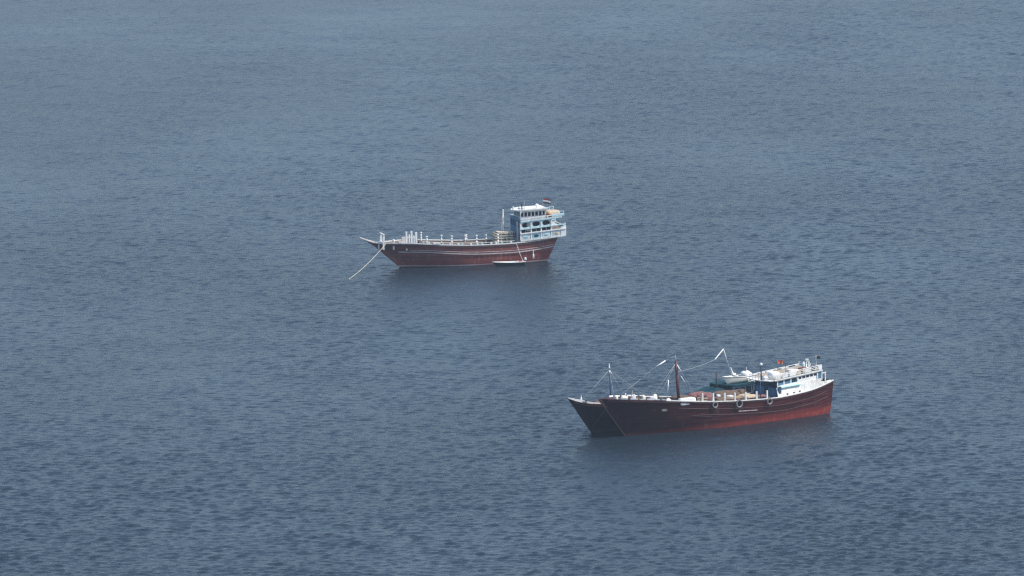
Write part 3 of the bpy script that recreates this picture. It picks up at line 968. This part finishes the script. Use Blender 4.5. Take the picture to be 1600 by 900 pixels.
# white bulwark that closes the side from gunwale to window sill, following the sheer
for s_ in (1, -1):
    for i in range(5):
        xa = -22.55 - i * 1.48
        xb = xa - 1.46
        b = MB()
        rs_ = []
        for x in np.linspace(xa, xb, 5):
            yo = min(NH.bd(x), 3.12) - 0.02
            z0 = NH.zs(x) + 0.10
            z1 = 5.02 + NK * (NX - x)
            rs_.append([(x, s_ * yo, z0), (x, s_ * (HY + 0.08), z1), (x, s_ * (HY - 0.02), z1), (x, s_ * (yo - 0.12), z0)])
        b.rings(rs_)
        b.build('bulwark_panel', 'white', near)
    # aft quarter: low white capping to the stern post
    b = MB()
    b.rings([[(x, s_ * (NH.bd(x) - 0.02), NH.zs(x) + 0.10), (x, s_ * (NH.bd(x) - 0.02), NH.zs(x) + h), (x, s_ * (NH.bd(x) - 0.16), NH.zs(x) + h), (x, s_ * (NH.bd(x) - 0.16), NH.zs(x) + 0.1)] for x, h in ((-29.96, 0.75), (-30.5, 0.55), (-31.2, 0.42), (-31.8, 0.26))])
    b.build('quarter_board', 'white', near)
    # cyan plank under the windows
    part('cyan_plank', 'cyan', near, lambda b: b.rings([[(x, s_ * (HY + 0.10), z + NK * (NX - x)), (x, s_ * (HY + 0.40), z - 0.05 + NK * (NX - x)), (x, s_ * (HY + 0.40), z + 0.02 + NK * (NX - x)), (x, s_ * (HY + 0.10), z + 0.07 + NK * (NX - x))] for x, z in ((-23.1, 4.98), (-26.4, 4.86))]))
    # big bays forward, small windows aft
    inw = -1 if s_ > 0 else 1
    framed_wall(near, 'x', -22.7, -26.1, HY * s_, 5.03, 6.06, 3, 'clean_white', 'glass', sill=0.30, head=0.14, post=0.17, inward=inw, k=NK, xr=NX)
    framed_wall(near, 'x', -26.12, -29.3, HY * s_, 5.03, 6.06, 5, 'clean_white', 'glass', sill=0.50, head=0.16, post=0.14, inward=inw, k=NK, xr=NX)
    for x0, x1 in ((-22.85, -23.75), (-23.98, -24.9), (-25.1, -26.0)):
        part('window_shutter', 'mid_blue' if x0 > -25 else 'teal', near, lambda b: b.box(x0, x1, s_ * HY - 0.03, s_ * HY + 0.03, 5.32, 5.62, NK, NX))
    part('quarter_door', 'mid_blue', near, lambda b: b.box(-29.42, -29.95, s_ * HY - 0.06, s_ * HY + 0.06, 5.0, 6.05, NK, NX))
    for x in (-29.3, -30.0):
        part('gallery_post', 'white', near, lambda b: b.box(x - 0.08, x + 0.08, s_ * HY - 0.09, s_ * HY + 0.09, 4.7, 6.05, NK, NX))
    for x in (-30.7,):
        part('gallery_post', 'white', near, lambda b: b.box(x - 0.07, x + 0.07, s_ * 2.45 - 0.08, s_ * 2.45 + 0.08, 4.2, 5.72, NK, NX))
    part('gallery_beam', 'white', near, lambda b: b.box(-30.02, -30.85, s_ * 2.45 - 0.06, s_ * 2.45 + 0.06, 5.6, 5.72, NK, NX))
    for x in (-24.1, -25.2, -26.2):                                    # scuppers
        part('scupper', 'black', near, lambda b: b.box(x - 0.10, x + 0.10, s_ * (min(NH.bd(x), 3.12) - 0.05) - 0.06, s_ * (min(NH.bd(x), 3.12) - 0.05) + 0.06, NH.zs(x) + 0.24, NH.zs(x) + 0.40))
part('side_door', 'deep_blue', near, lambda b: b.box(-22.75, -23.15, 2.78, 2.98, 4.2, 5.2))
framed_wall(near, 'y', -HY, HY, -22.68, 2.85, 6.04, 5, 'deep_blue', 'glass', sill=2.25, head=0.3, post=0.25, inward=-1)
part('front_panel', 'mid_blue', near, lambda b: b.box(-22.60, -22.67, -2.4, -0.4, 3.0, 4.9))
part('front_panel', 'mid_blue', near, lambda b: b.box(-22.60, -22.67, 0.6, 2.4, 3.0, 4.9))
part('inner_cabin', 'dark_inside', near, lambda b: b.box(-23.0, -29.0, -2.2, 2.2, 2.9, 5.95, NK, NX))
part('poop_deck', 'deck_wood', near, lambda b: b.box(-29.3, -31.0, -2.2, 2.2, 3.9, 4.05, NK, NX))
nr = part('roof', 'white', near, lambda b: b.box(-22.2, -30.05, -2.85, 2.85, 6.065, 6.22, NK, NX))
part('roof_deck', 'pale_wood', nr, lambda b: b.box(-22.35, -29.9, -2.6, 2.6, 6.221, 6.24, NK, NX))
part('roof_awning', 'white', nr, lambda b: roof_outline(b, -20.6, -22.19, 2.75, 6.05, 6.17, 0.0, NX, 0.6))
# roof deck: rail with white boards
for s_ in (1, -1):
    arm_rail(near, [(x, s_ * 2.72, 6.22 + NK * (NX - x)) for x in (-22.3, -23.4, -24.6, -25.8, -27.0, -28.2, -29.4, -29.95)], 'clean_white', 0.72 if s_ > 0 else 0.30, 0.03, 3 if s_ > 0 else 1)
    for x0, x1, m in ((-22.4, -23.2, 'white'), (-23.5, -24.4, 'tarp_white'), (-24.7, -25.7, 'clean_white'), (-25.9, -26.5, 'cream'), (-27.1, -28.1, 'white'), (-29.5, -29.95, 'clean_white')):
        part('rail_cloth', m, near, lambda b: b.box(x0, x1, s_ * 2.72 - 0.02, s_ * 2.72 + 0.05, 6.30, 6.86 if s_ > 0 else 6.46, NK, NX))
arm_rail(near, [(-29.98, y, 6.22 + NK * 7.3) for y in (-2.7, -1.35, 0, 1.35, 2.7)], 'clean_white', 0.62, 0.03, 2)
arm_rail(near, [(-20.7, y, 6.17) for y in (-1.0, -0.3, 0.4, 1.1)] + [(-21.4, 2.2, 6.17), (-22.15, 2.65, 6.17)], 'white', 0.6, 0.04, 2)
lp = rod('lamp_pole', 'black', near, (-20.75, 1.7, 6.3), (-20.75, 1.7, 8.35), 0.10, 8, 0.08)
part('lamp', 'clean_white', lp, lambda b: b.lathe((-20.75, 1.7, 8.3), [(0.08, 0), (0.2, 0.08), (0.22, 0.25), (0.08, 0.4)], 8), smooth=True)
flag(near, (-24.6, 0.0, 6.4), 2.15, 0.75, 0.45, ['red', 'orange'], 2.4, 0.028, 'dark_rope', 0.2)
flag(near, (-30.75, 0.3, 6.3), 2.3, 0.5, 0.36, ['black', 'green'], 0.4, 0.03, 'white', 0.9)
hr = part('horn_rack', 'clean_white', near, lambda b: b.box(-28.6, -29.6, 0.2, 0.9, 7.0, 7.12, 0, 0))
for x in (-28.7, -29.1, -29.5):
    part('rack_post', 'clean_white', hr, lambda b: b.box(x - 0.06, x + 0.06, 0.3, 0.42, 7.05, 8.0))
part('loud_hailer', 'clean_white', hr, lambda b: b.lathe((-29.1, 0.5, 7.9), [(0.1, 0), (0.12, 0.15), (0.25, 0.35), (0.25, 0.4)], 8))
part('loud_hailer', 'ice_blue', hr, lambda b: b.lathe((-28.5, 0.5, 7.12), [(0.1, 0), (0.2, 0.2), (0.2, 0.6), (0.1, 0.75)], 8))
rod('vent_pipe', 'black', near, (-25.4, 0.8, 6.6), (-25.4, 0.8, 7.9), 0.07, 6)
rod('vent_pipe', 'wire', near, (-25.0, 1.4, 6.6), (-25.0, 1.4, 7.7), 0.05, 6)
rod('dark_post', 'deep_blue', near, (-19.9, 2.75, 3.2), (-19.9, 2.75, 6.3), 0.06, 6)


def thing_blob(name, m, W, A, loc, s, label, cat, group=None, e=0.6, seed=0, amp=0.04, rz=0.0, rx=0.0, nu=16, nv=8):
    o = part(name, m, None, lambda b: b.blob((0, 0, s[2] * 0.9), s, e, seed, amp, nu, nv), smooth=True)
    o.location = W(*loc)
    o.rotation_euler = (rx, 0, A + rz)
    return tag(o, label, cat, group)


def zr(x):
    return 6.22 + NK * (NX - x)


# things on the near dhow's roof
thing_blob('water_tank', 'clean_white', nw, NA, (-22.95, 1.5, zr(-22.95) - 0.1), (0.80, 0.7, 0.58), 'white humped water tank at front edge of the near dhow roof', 'tank', e=0.55, seed=3, amp=0.03)
thing_blob('canvas_roll', 'tarp_tan', nw, NA, (-24.1, 1.7, zr(-24.1) - 0.06), (0.62, 0.4, 0.27), 'brown canvas roll beside the white tank on the near dhow roof', 'canvas', seed=6)
thing_blob('net_heap', 'net', nw, NA, (-24.5, 2.1, zr(-24.5) - 0.1), (0.45, 0.35, 0.22), 'small dark net heap by the roof rail of the near dhow', 'net', seed=8, amp=0.1)
thing_blob('canvas_bundle', 'tarp_white', nw, NA, (-26.2, 1.2, zr(-26.2) - 0.08), (0.95, 0.8, 0.40), 'dirty white canvas bundle amidships on the near dhow roof', 'canvas', seed=9)
thing_blob('canvas_bundle', 'tarp_rose', nw, NA, (-28.0, 1.2, zr(-28.0) - 0.08), (0.7, 0.7, 0.36), 'faded rose canvas bundle near the aft end of the roof', 'canvas', seed=10)

thing_blob('canvas_bundle', 'tarp_tan', nw, NA, (-25.1, 2.3, zr(-25.1) - 0.06), (0.5, 0.3, 0.40), 'tan canvas bundle tied to the roof rail of the near dhow', 'canvas', seed=11, amp=0.08)
thing_blob('canvas_bundle', 'tarp_brown', nw, NA, (-27.3, 2.1, zr(-27.3) - 0.06), (0.55, 0.4, 0.30), 'brown canvas bundle between white and rose bundles on the roof', 'canvas', seed=12, amp=0.08)
thing_blob('sack', 'sack', nw, NA, (-23.6, 2.3, zr(-23.6) - 0.06), (0.35, 0.25, 0.36), 'pale sack at the roof rail beside the white tank', 'sack', seed=13, amp=0.08)
thing_blob('sack', 'tarp_white', nw, NA, (-21.7, 1.2, 6.12), (0.5, 0.45, 0.30), 'white sack lying on the front awning of the near dhow', 'sack', seed=14, amp=0.08)
thing_blob('net_heap', 'net', nw, NA, (-28.9, 1.9, zr(-28.9) - 0.06), (0.4, 0.4, 0.28), 'dark net heap at the aft end of the near dhow roof', 'net', seed=15, amp=0.12)
# foredeck sacks and gear of the near dhow
rnd = random.Random(4)
for x, dy, dz, sx, sy, sz, m, lab in (
        (2.1, 0.45, 0.40, 0.30, 0.22, 0.52, 'sack', 'small pale sack nearest the stem on the near dhow foredeck'),
        (1.05, 0.60, 0.42, 0.52, 0.30, 0.50, 'sack', 'wide pale sack, second from the near dhow stem'),
        (-0.15, 0.55, 0.40, 0.34, 0.26, 0.64, 'tarp_white', 'upright dirty white sack, third from the near dhow stem'),
        (-0.85, 0.85, 0.42, 0.36, 0.30, 0.44, 'tarp_brown', 'brown sack slumped among the pale sacks on the foredeck'),
        (-1.55, 0.60, 0.40, 0.30, 0.25, 0.60, 'sack', 'narrow pale sack beside the brown sack'),
        (-2.95, 0.55, 0.38, 0.60, 0.30, 0.52, 'tarp_white', 'long white sack between the two dark net heaps'),
        (-3.55, 1.10, 0.40, 0.35, 0.30, 0.66, 'sack', 'tall pale sack behind the long white one')):
    thing_blob('sack', m, nw, NA, (x, max(0.05, NH.bd(x) - dy), NH.zs(x) - dz), (sx, sy, sz), lab, 'sack', 'sacks along the near dhow foredeck', 0.65, rnd.randint(0, 99), 0.07, rnd.uniform(-0.5, 0.5))
thing_blob('net_heap', 'net', nw, NA, (-2.0, 1.1, 4.3), (0.5, 0.42, 0.75), 'dark net heap among pale sacks near the bow', 'net', seed=21, amp=0.09)
thing_blob('net_heap', 'net', nw, NA, (-4.4, 1.35, 4.05), (0.75, 0.55, 0.78), 'larger dark net heap on foredeck ahead of the maroon mast', 'net', seed=22, amp=0.1)
thing_blob('float', 'clean_white', nw, NA, (-5.6, 1.75, 4.42), (0.42, 0.3, 0.42), 'bright white float on the dark deck just ahead of the mast', 'float', e=0.85, seed=1, amp=0.01)
thing_blob('canvas_bundle', 'tarp_brown', nw, NA, (-6.4, 0.9, 3.8), (1.0, 0.9, 0.55), 'brown canvas bundle at the foot of the maroon mast', 'canvas', seed=24)
thing_blob('wrapped_box', 'tarp_white', nw, NA, (-8.05, NH.bd(-8.05) - 0.45, 4.15), (1.38, 0.42, 0.52), 'long white wrapped box at the rail just behind the mast', 'box', e=0.3, seed=31, amp=0.012, nu=28)
crate = on_ship('slatted_crate', NEAR, NA, nw, (-10.85, 2.1, 3.2), 'small ochre slatted crate behind the first white rail posts', 'crate')
for j in range(5):
    for sy in (0.5, -0.5):
        box('slat', 'pale_wood', crate, -0.6, 0.6, sy - 0.03, sy + 0.03, 0.1 + j * 0.34, 0.28 + j * 0.34)
for sx in (-0.56, 0.56):
    for sy in (0.45, -0.45):
        box('corner_post', 'old_wood', crate, sx - 0.05, sx + 0.05, sy - 0.04, sy + 0.04, 0, 1.75)
box('crate_floor', 'dark_inside', crate, -0.5, 0.5, -0.42, 0.42, 0.02, 0.12)
for i, (x, y, z, s, m, lab) in enumerate((
        (-12.2, 1.0, 3.35, (1.0, 1.2, 0.85), 'tarp_rose', 'rose tarpaulin covered load in the waist behind the ochre crate'),
        (-14.0, 1.3, 3.1, (0.95, 1.0, 0.72), 'tarp_brown', 'dark brown covered load between the rose and ochre loads'),
        (-16.1, 1.4, 2.95, (1.35, 1.15, 0.74), 'tarp_ochre', 'ochre covered load in the waist, topped by a pale bundle'),
        (-18.6, 1.5, 2.95, (1.3, 1.1, 0.78), 'tarp_tan', 'tan covered load behind the aft rail posts'),
        (-20.6, 1.2, 2.9, (0.85, 1.3, 0.70), 'tarp_rose', 'rose covered load against the blue house front'),
        (-9.4, -0.6, 3.6, (1.5, 1.2, 0.7), 'tarp_brown', 'brown covered load just abaft the maroon mast'),
        (-17.4, -1.1, 2.95, (2.9, 1.0, 0.98), 'tarp_brown', 'long brown covered load along the far side of the waist'),
        (-12.6, -1.0, 3.3, (1.7, 1.0, 0.92), 'tarp_rose', 'rose covered load on the far side, behind the drums'))):
    thing_blob('cargo_bundle', m, nw, NA, (x, y, z), s, lab, 'cargo', 'covered loads in the near dhow waist', 0.45, 40 + i, 0.035, 0, 0, 22, 9)
for x, y, z, h, r, m, lab in ((-11.9, 2.3, 3.35, 0.95, 0.29, 'deep_blue', 'dark blue drum standing by the ochre crate'), (-13.1, 2.45, 3.2, 0.9, 0.29, 'tarp_brown', 'rusty brown drum behind the forward rail posts'),
                           (-21.6, 2.2, 2.9, 1.0, 0.3, 'black', 'black drum at the foot of the blue house front'), (-9.9, 1.6, 3.7, 1.1, 0.26, 'old_wood', 'wooden barrel just behind the white wrapped box')):
    d_ = tag(part('drum', m, None, lambda b: b.lathe((0, 0, 0), [(r, 0), (r, h * 0.3), (r * 1.06, h * 0.33), (r, h * 0.36), (r, h * 0.63), (r * 1.06, h * 0.66), (r, h * 0.69), (r, h), (r * 0.9, h), (r * 0.88, h - 0.03)], 14)), lab, 'drum', 'drums on the near dhow deck')
    d_.location = nw(x, y, z)
    d_.rotation_euler = (0, 0, NA)
thing_blob('bundle', 'tarp_white', nw, NA, (-15.9, 1.3, 4.22), (0.45, 0.4, 0.17), 'pale bundle lying on top of the ochre load', 'bundle', seed=61)
thing_blob('bundle', 'tarp_white', nw, NA, (-14.6, 0.4, 4.30), (0.28, 0.25, 0.2), 'little pale bundle on the dark brown load', 'bundle', seed=62)
for m, dx, dy, dz, lab in (('pale_wood', 0.0, 2.25, 3.98, 'pale timber pole lying low behind the white rail posts'),
                           ('old_wood', 0.6, 2.45, 4.12, 'dark weathered timber pole lying behind the white rail posts'),
                           ('strake_dark', -0.5, 2.62, 3.96, 'reddish timber pole lying closest to the white rail posts')):
    o = part('timber_pole', m, None, lambda b: b.tube([(-3.1, 0, 0), (3.1, 0, 0.06)], 0.10, 7, 0.07))
    o.location = nw(-17.6 + dx, dy, dz)
    o.rotation_euler = (0, 0, NA + 0.03 * dx)
    tag(o, lab, 'pole', 'timber poles along the near dhow rail')

# tyre fenders
for i, (x, d, r, lab) in enumerate(((-12.1, 0.42, 0.38, 'foremost grey tyre fender hanging from the near dhow rail'), (-15.95, 0.36, 0.48, 'larger middle tyre fender hanging below the white rail post'), (-20.9, 0.34, 0.38, 'aftmost tyre fender hanging below the rail by the stern house'))):
    t = empty('tyre_fender', nw(x, NH.bd(x) + 0.20, NH.zs(x) - d), NA, lab, 'tyre', 'tyre fenders on the near dhow')
    ring = [[((r + 0.13 * math.cos(a)) * math.cos(q), 0.10 * math.sin(a), (r + 0.13 * math.cos(a)) * math.sin(q)) for a in np.linspace(0, 2 * math.pi, 9)[:-1]] for q in np.linspace(0, 2 * math.pi, 21)]
    part('tyre', 'grey_rubber', t, lambda b: b.rings(ring, cap=False), smooth=True)
    part('lanyard', 'rope', t, lambda b: b.tube([(0, 0.02, r - 0.05), (0.03, -0.02, r + d * 0.6), (0, -0.18, d + 0.30)], 0.03, 5))

# ============================================================ the dhow behind
BEH, BS = (10.90, 1247.14, -0.10), (1.095, 1.0, 1.0)
BA, bw = ship_world(BEH, 42, BS)
beh = empty('fishing_dhow', BEH, BA, 'dark dhow moored behind the near one, only bow, thin mast and roof showing', 'dhow', 'anchored dhows')
beh.scale = BS
BH = Hull(sheer=[(-30.5, 3.5), (-26, 2.9), (-20, 2.6), (-14, 2.8), (-8, 3.35), (-3, 4.0), (0.2, 4.34), (1.4, 4.50), (2.3, 4.70), (3.2, 5.0), (3.92, 5.36)],
          beam=[(-30.5, 2.2), (-26, 2.75), (-19, 3.0), (-12, 2.85), (-9, 2.75), (-6, 2.65), (-3, 2.4), (-0.5, 1.95), (1.6, 1.25), (3.0, 0.58), (3.92, 0.14)],
          stem=[(-1.6, -1.3), (0, 0), (5.36, 3.92)],
          stern=[(-1.6, -29.6), (0, -30.1), (3.5, -30.5)], p_stern=0.22)
BH.build(beh, 'hull_behind', 'maroon', 'deck_wood', 'maroon', 0.20, 0.12)
for side in (1, -1):
    BH.rail(beh, 'rubbing_strake', 'maroon', side, -30.3, 3.4, 0.2, 0.09, 0.16)
def topboard(H, root, m, side, xa, xb, h0, h1, w=0.13, n=7):
    """board standing on the gunwale, following its curve"""
    part('rail_board', m, root, lambda b: b.rings([[(H.pt(x, 1)[0], side * (H.bd(x) + 0.03), H.zs(x) + 0.122), (H.pt(x, 1)[0], side * max(0.0, H.bd(x) + 0.03 - w), H.zs(x) + 0.122), (H.pt(x, 1)[0], side * max(0.0, H.bd(x) + 0.03 - w), H.zs(x) + h), (H.pt(x, 1)[0], side * (H.bd(x) + 0.03), H.zs(x) + h)] for x, h in zip(np.linspace(xa, xb, n), np.linspace(h0, h1, n))]))


for side in (1, -1):
    topboard(BH, beh, 'clean_white', side, 3.95, 2.35, 0.30, 0.55)
    topboard(BH, beh, 'white', side, 1.75, -0.3, 0.42, 0.26)
part('bow_breasthook', 'clean_white', beh, lambda b: b.rings([[(3.9, 0.0, z), (2.6, 0.6, z - 0.42), (2.2, 0.3, z - 0.5), (2.2, -0.3, z - 0.5), (2.6, -0.6, z - 0.42)] for z in (5.45, 5.62)]))
part('bow_bollard', 'clean_white', beh, lambda b: b.lathe((1.95, 0.2, 4.0), [(0.13, 0), (0.13, 1.2), (0.05, 1.55), (0.04, 1.8)], 8))
part('bow_winch', 'dark_rope', beh, lambda b: b.tube([(1.0, -0.8, 4.45), (1.0, 0.9, 4.45)], 0.3, 9))
part('foredeck_hatch', 'old_wood', beh, lambda b: b.box(-0.6, -2.4, -0.8, 0.8, 3.7, 4.35))
bm_ = rod('mast', 'deep_blue', beh, (-3.42, 0, 3.6), (-3.2, 0, 9.0), 0.085, 8, 0.07)
part('mast_cap', 'clean_white', bm_, lambda b: b.tube([(-3.2, 0, 8.98), (-3.17, 0, 9.62)], 0.11, 6, 0.07))
BT = Vector((-3.2, 0, 8.75))
for q in ((1.9, 0.2, 4.9), (-4.6, 2.2, 4.3), (-4.6, -2.2, 4.3), (-2.3, 2.1, 4.7), (-9.5, 0.5, 4.0)):
    stay(beh, BT, q, (0.02, 0.14) if q[0] in (-4.6, -2.3) else None, 0, 0.016, 0.045)
# line between the two mastheads
ln = MB()
p0, p1 = bw(-3.2, 0, 8.55), nw(-2.2, 0.3, 8.15)
ln.tube([p0.lerp(p1, t) - Vector((0, 0, 0.25 * 4 * t * (1 - t))) for t in np.linspace(0, 1, 10)], 0.018, 5)
tag(ln.build('mast_line', 'wire'), 'thin grey line slung from the thin mast to the rigging of the near dhow', 'rope')
# low stern canopy with skiff on top
framed_wall(beh, 'y', -2.2, 2.4, -22.9, 1.8, 4.22, 4, 'teal', 'dark_inside', sill=0.9, head=0.2, post=0.25, inward=-1)
for s_ in (1, -1):
    framed_wall(beh, 'x', -22.95, -29.6, 2.42 * s_, 1.9, 4.22, 6, 'deep_blue', 'glass', sill=0.9, head=0.2, post=0.2, inward=-s_)
br = part('roof', 'teal', beh, lambda b: roof_outline(b, -22.2, -29.9, 2.5, 4.23, 4.40, 0.0, 0, 0.8))
arm_rail(beh, [(x, 2.5, 4.4) for x in (-25.6, -26.6, -27.6, -28.6, -29.7)], 'white', 0.75, 0.05, 3)
part('rail_cloth', 'tarp_white', beh, lambda b: b.box(-26.7, -29.6, 2.46, 2.54, 4.5, 5.0))
rod('dark_post', 'black', beh, (-21.6, 0.6, 2.0), (-21.6, 0.6, 6.3), 0.11, 7)
part('awning', 'teal', beh, lambda b: b.rings([[(-19.0, y, 3.5 - 0.04 * y * y), (-20.5, y, 3.66 - 0.04 * y * y), (-21.8, y, 4.05 - 0.04 * y * y), (-21.8, y, 4.10 - 0.04 * y * y), (-20.5, y, 3.71 - 0.04 * y * y), (-19.0, y, 3.55 - 0.04 * y * y)] for y in np.linspace(-2.2, 2.4, 7)]))
sk = open_boat('skiff', bw(-25.45, 1.0, 4.62), BA + R(2), 5.5, 1.75, 0.85, 'skiff_paint', 'white', 'small cream skiff stowed on roof of the dhow behind', 'skiff', 3, 0.18, False, 0.7)
part('bow_deck', 'clean_white', sk, lambda b: b.blob((2.15, 0, 0.78), (0.6, 0.36, 0.16), 0.8, 3, 0.02, 12, 6), smooth=True)
thing_blob('canvas_hump', 'tarp_white', bw, BA, (-26.6, 1.0, 4.98), (0.85, 0.72, 0.50), 'white canvas hump heaped in the cream skiff', 'canvas', e=0.8, seed=71)
thing_blob('net_heap', 'net', bw, BA, (-24.3, 1.0, 5.02), (0.45, 0.35, 0.24), 'dark net heap in the bow of the cream skiff', 'net', seed=72, amp=0.1)
rod('antenna', 'white', beh, (-26.6, 1.0, 4.4), (-26.6, 1.0, 6.5), 0.03, 5)
# derrick rod that leans forward over the roof
dr = rod('derrick_post', 'wire', beh, (-25.2, 0.2, 3.9), (-23.43, 0, 9.3), 0.025, 6, 0.04)
part('derrick_foot', 'clean_white', dr, lambda b: b.tube([(-25.0, 0.2, 5.4), (-24.55, 0.1, 6.6)], 0.14, 7, 0.05))
part('derrick_foot', 'clean_white', dr, lambda b: b.box(-25.3, -24.7, -0.1, 0.4, 5.45, 5.7))
part('derrick_head', 'clean_white', dr, lambda b: b.tube([(-23.85, 0.05, 7.95), (-23.43, 0, 9.3)], 0.05, 6, 0.09))
part('derrick_boom', 'clean_white', dr, lambda b: b.tube([(-23.43, 0, 9.36), (-21.9, 0, 8.05)], 0.10, 7, 0.08))
ln = MB()
p0, p1 = bw(-21.9, 0, 8.05), nw(-7.75, 0.3, 8.6)
ln.tube([p0.lerp(p1, t) - Vector((0, 0, 0.25 * 4 * t * (1 - t))) for t in np.linspace(0, 1, 12)], 0.016, 5)
tag(ln.build('boom_line', 'wire'), 'thin grey line slung from the derrick boom to the maroon mast', 'rope')
# bow line between the two dhows
ar = MB()
p0, p1 = nw(3.3, 0.55, 4.9), bw(0.15, 0.42, 1.1)
ar.tube([p0.lerp(p1, t) for t in np.linspace(0, 1, 8)], 0.030, 5)
tag(ar.build('bow_line', 'dark_rope'), 'thin dull mooring line from the near dhow bow down to the stem behind', 'rope')

# ------------------------------------------------------------ haze: one even body of air round camera, sea and boats
HAZE = 0.00005
hz = MB().box(-14200, 14200, -4200, 20200, -1.8, 195.0)
mh = bpy.data.materials.new('haze_air')
mh.use_nodes = True
nt = mh.node_tree
nt.nodes.clear()
pv = nt.nodes.new('ShaderNodeVolumePrincipled')
pv.inputs['Color'].default_value = (0.70, 0.84, 1.0, 1)
pv.inputs['Density'].default_value = HAZE
pv.inputs['Density Attribute'].default_value = ''
pv.inputs['Temperature Attribute'].default_value = ''
pv.inputs['Anisotropy'].default_value = 0.3
mo_ = nt.nodes.new('ShaderNodeOutputMaterial')
nt.links.new(pv.outputs[0], mo_.inputs['Volume'])
MATS['haze_air'] = mh
tag(hz.build('haze', 'haze_air'), 'thin pale sea haze filling the air', 'haze', kind='stuff')
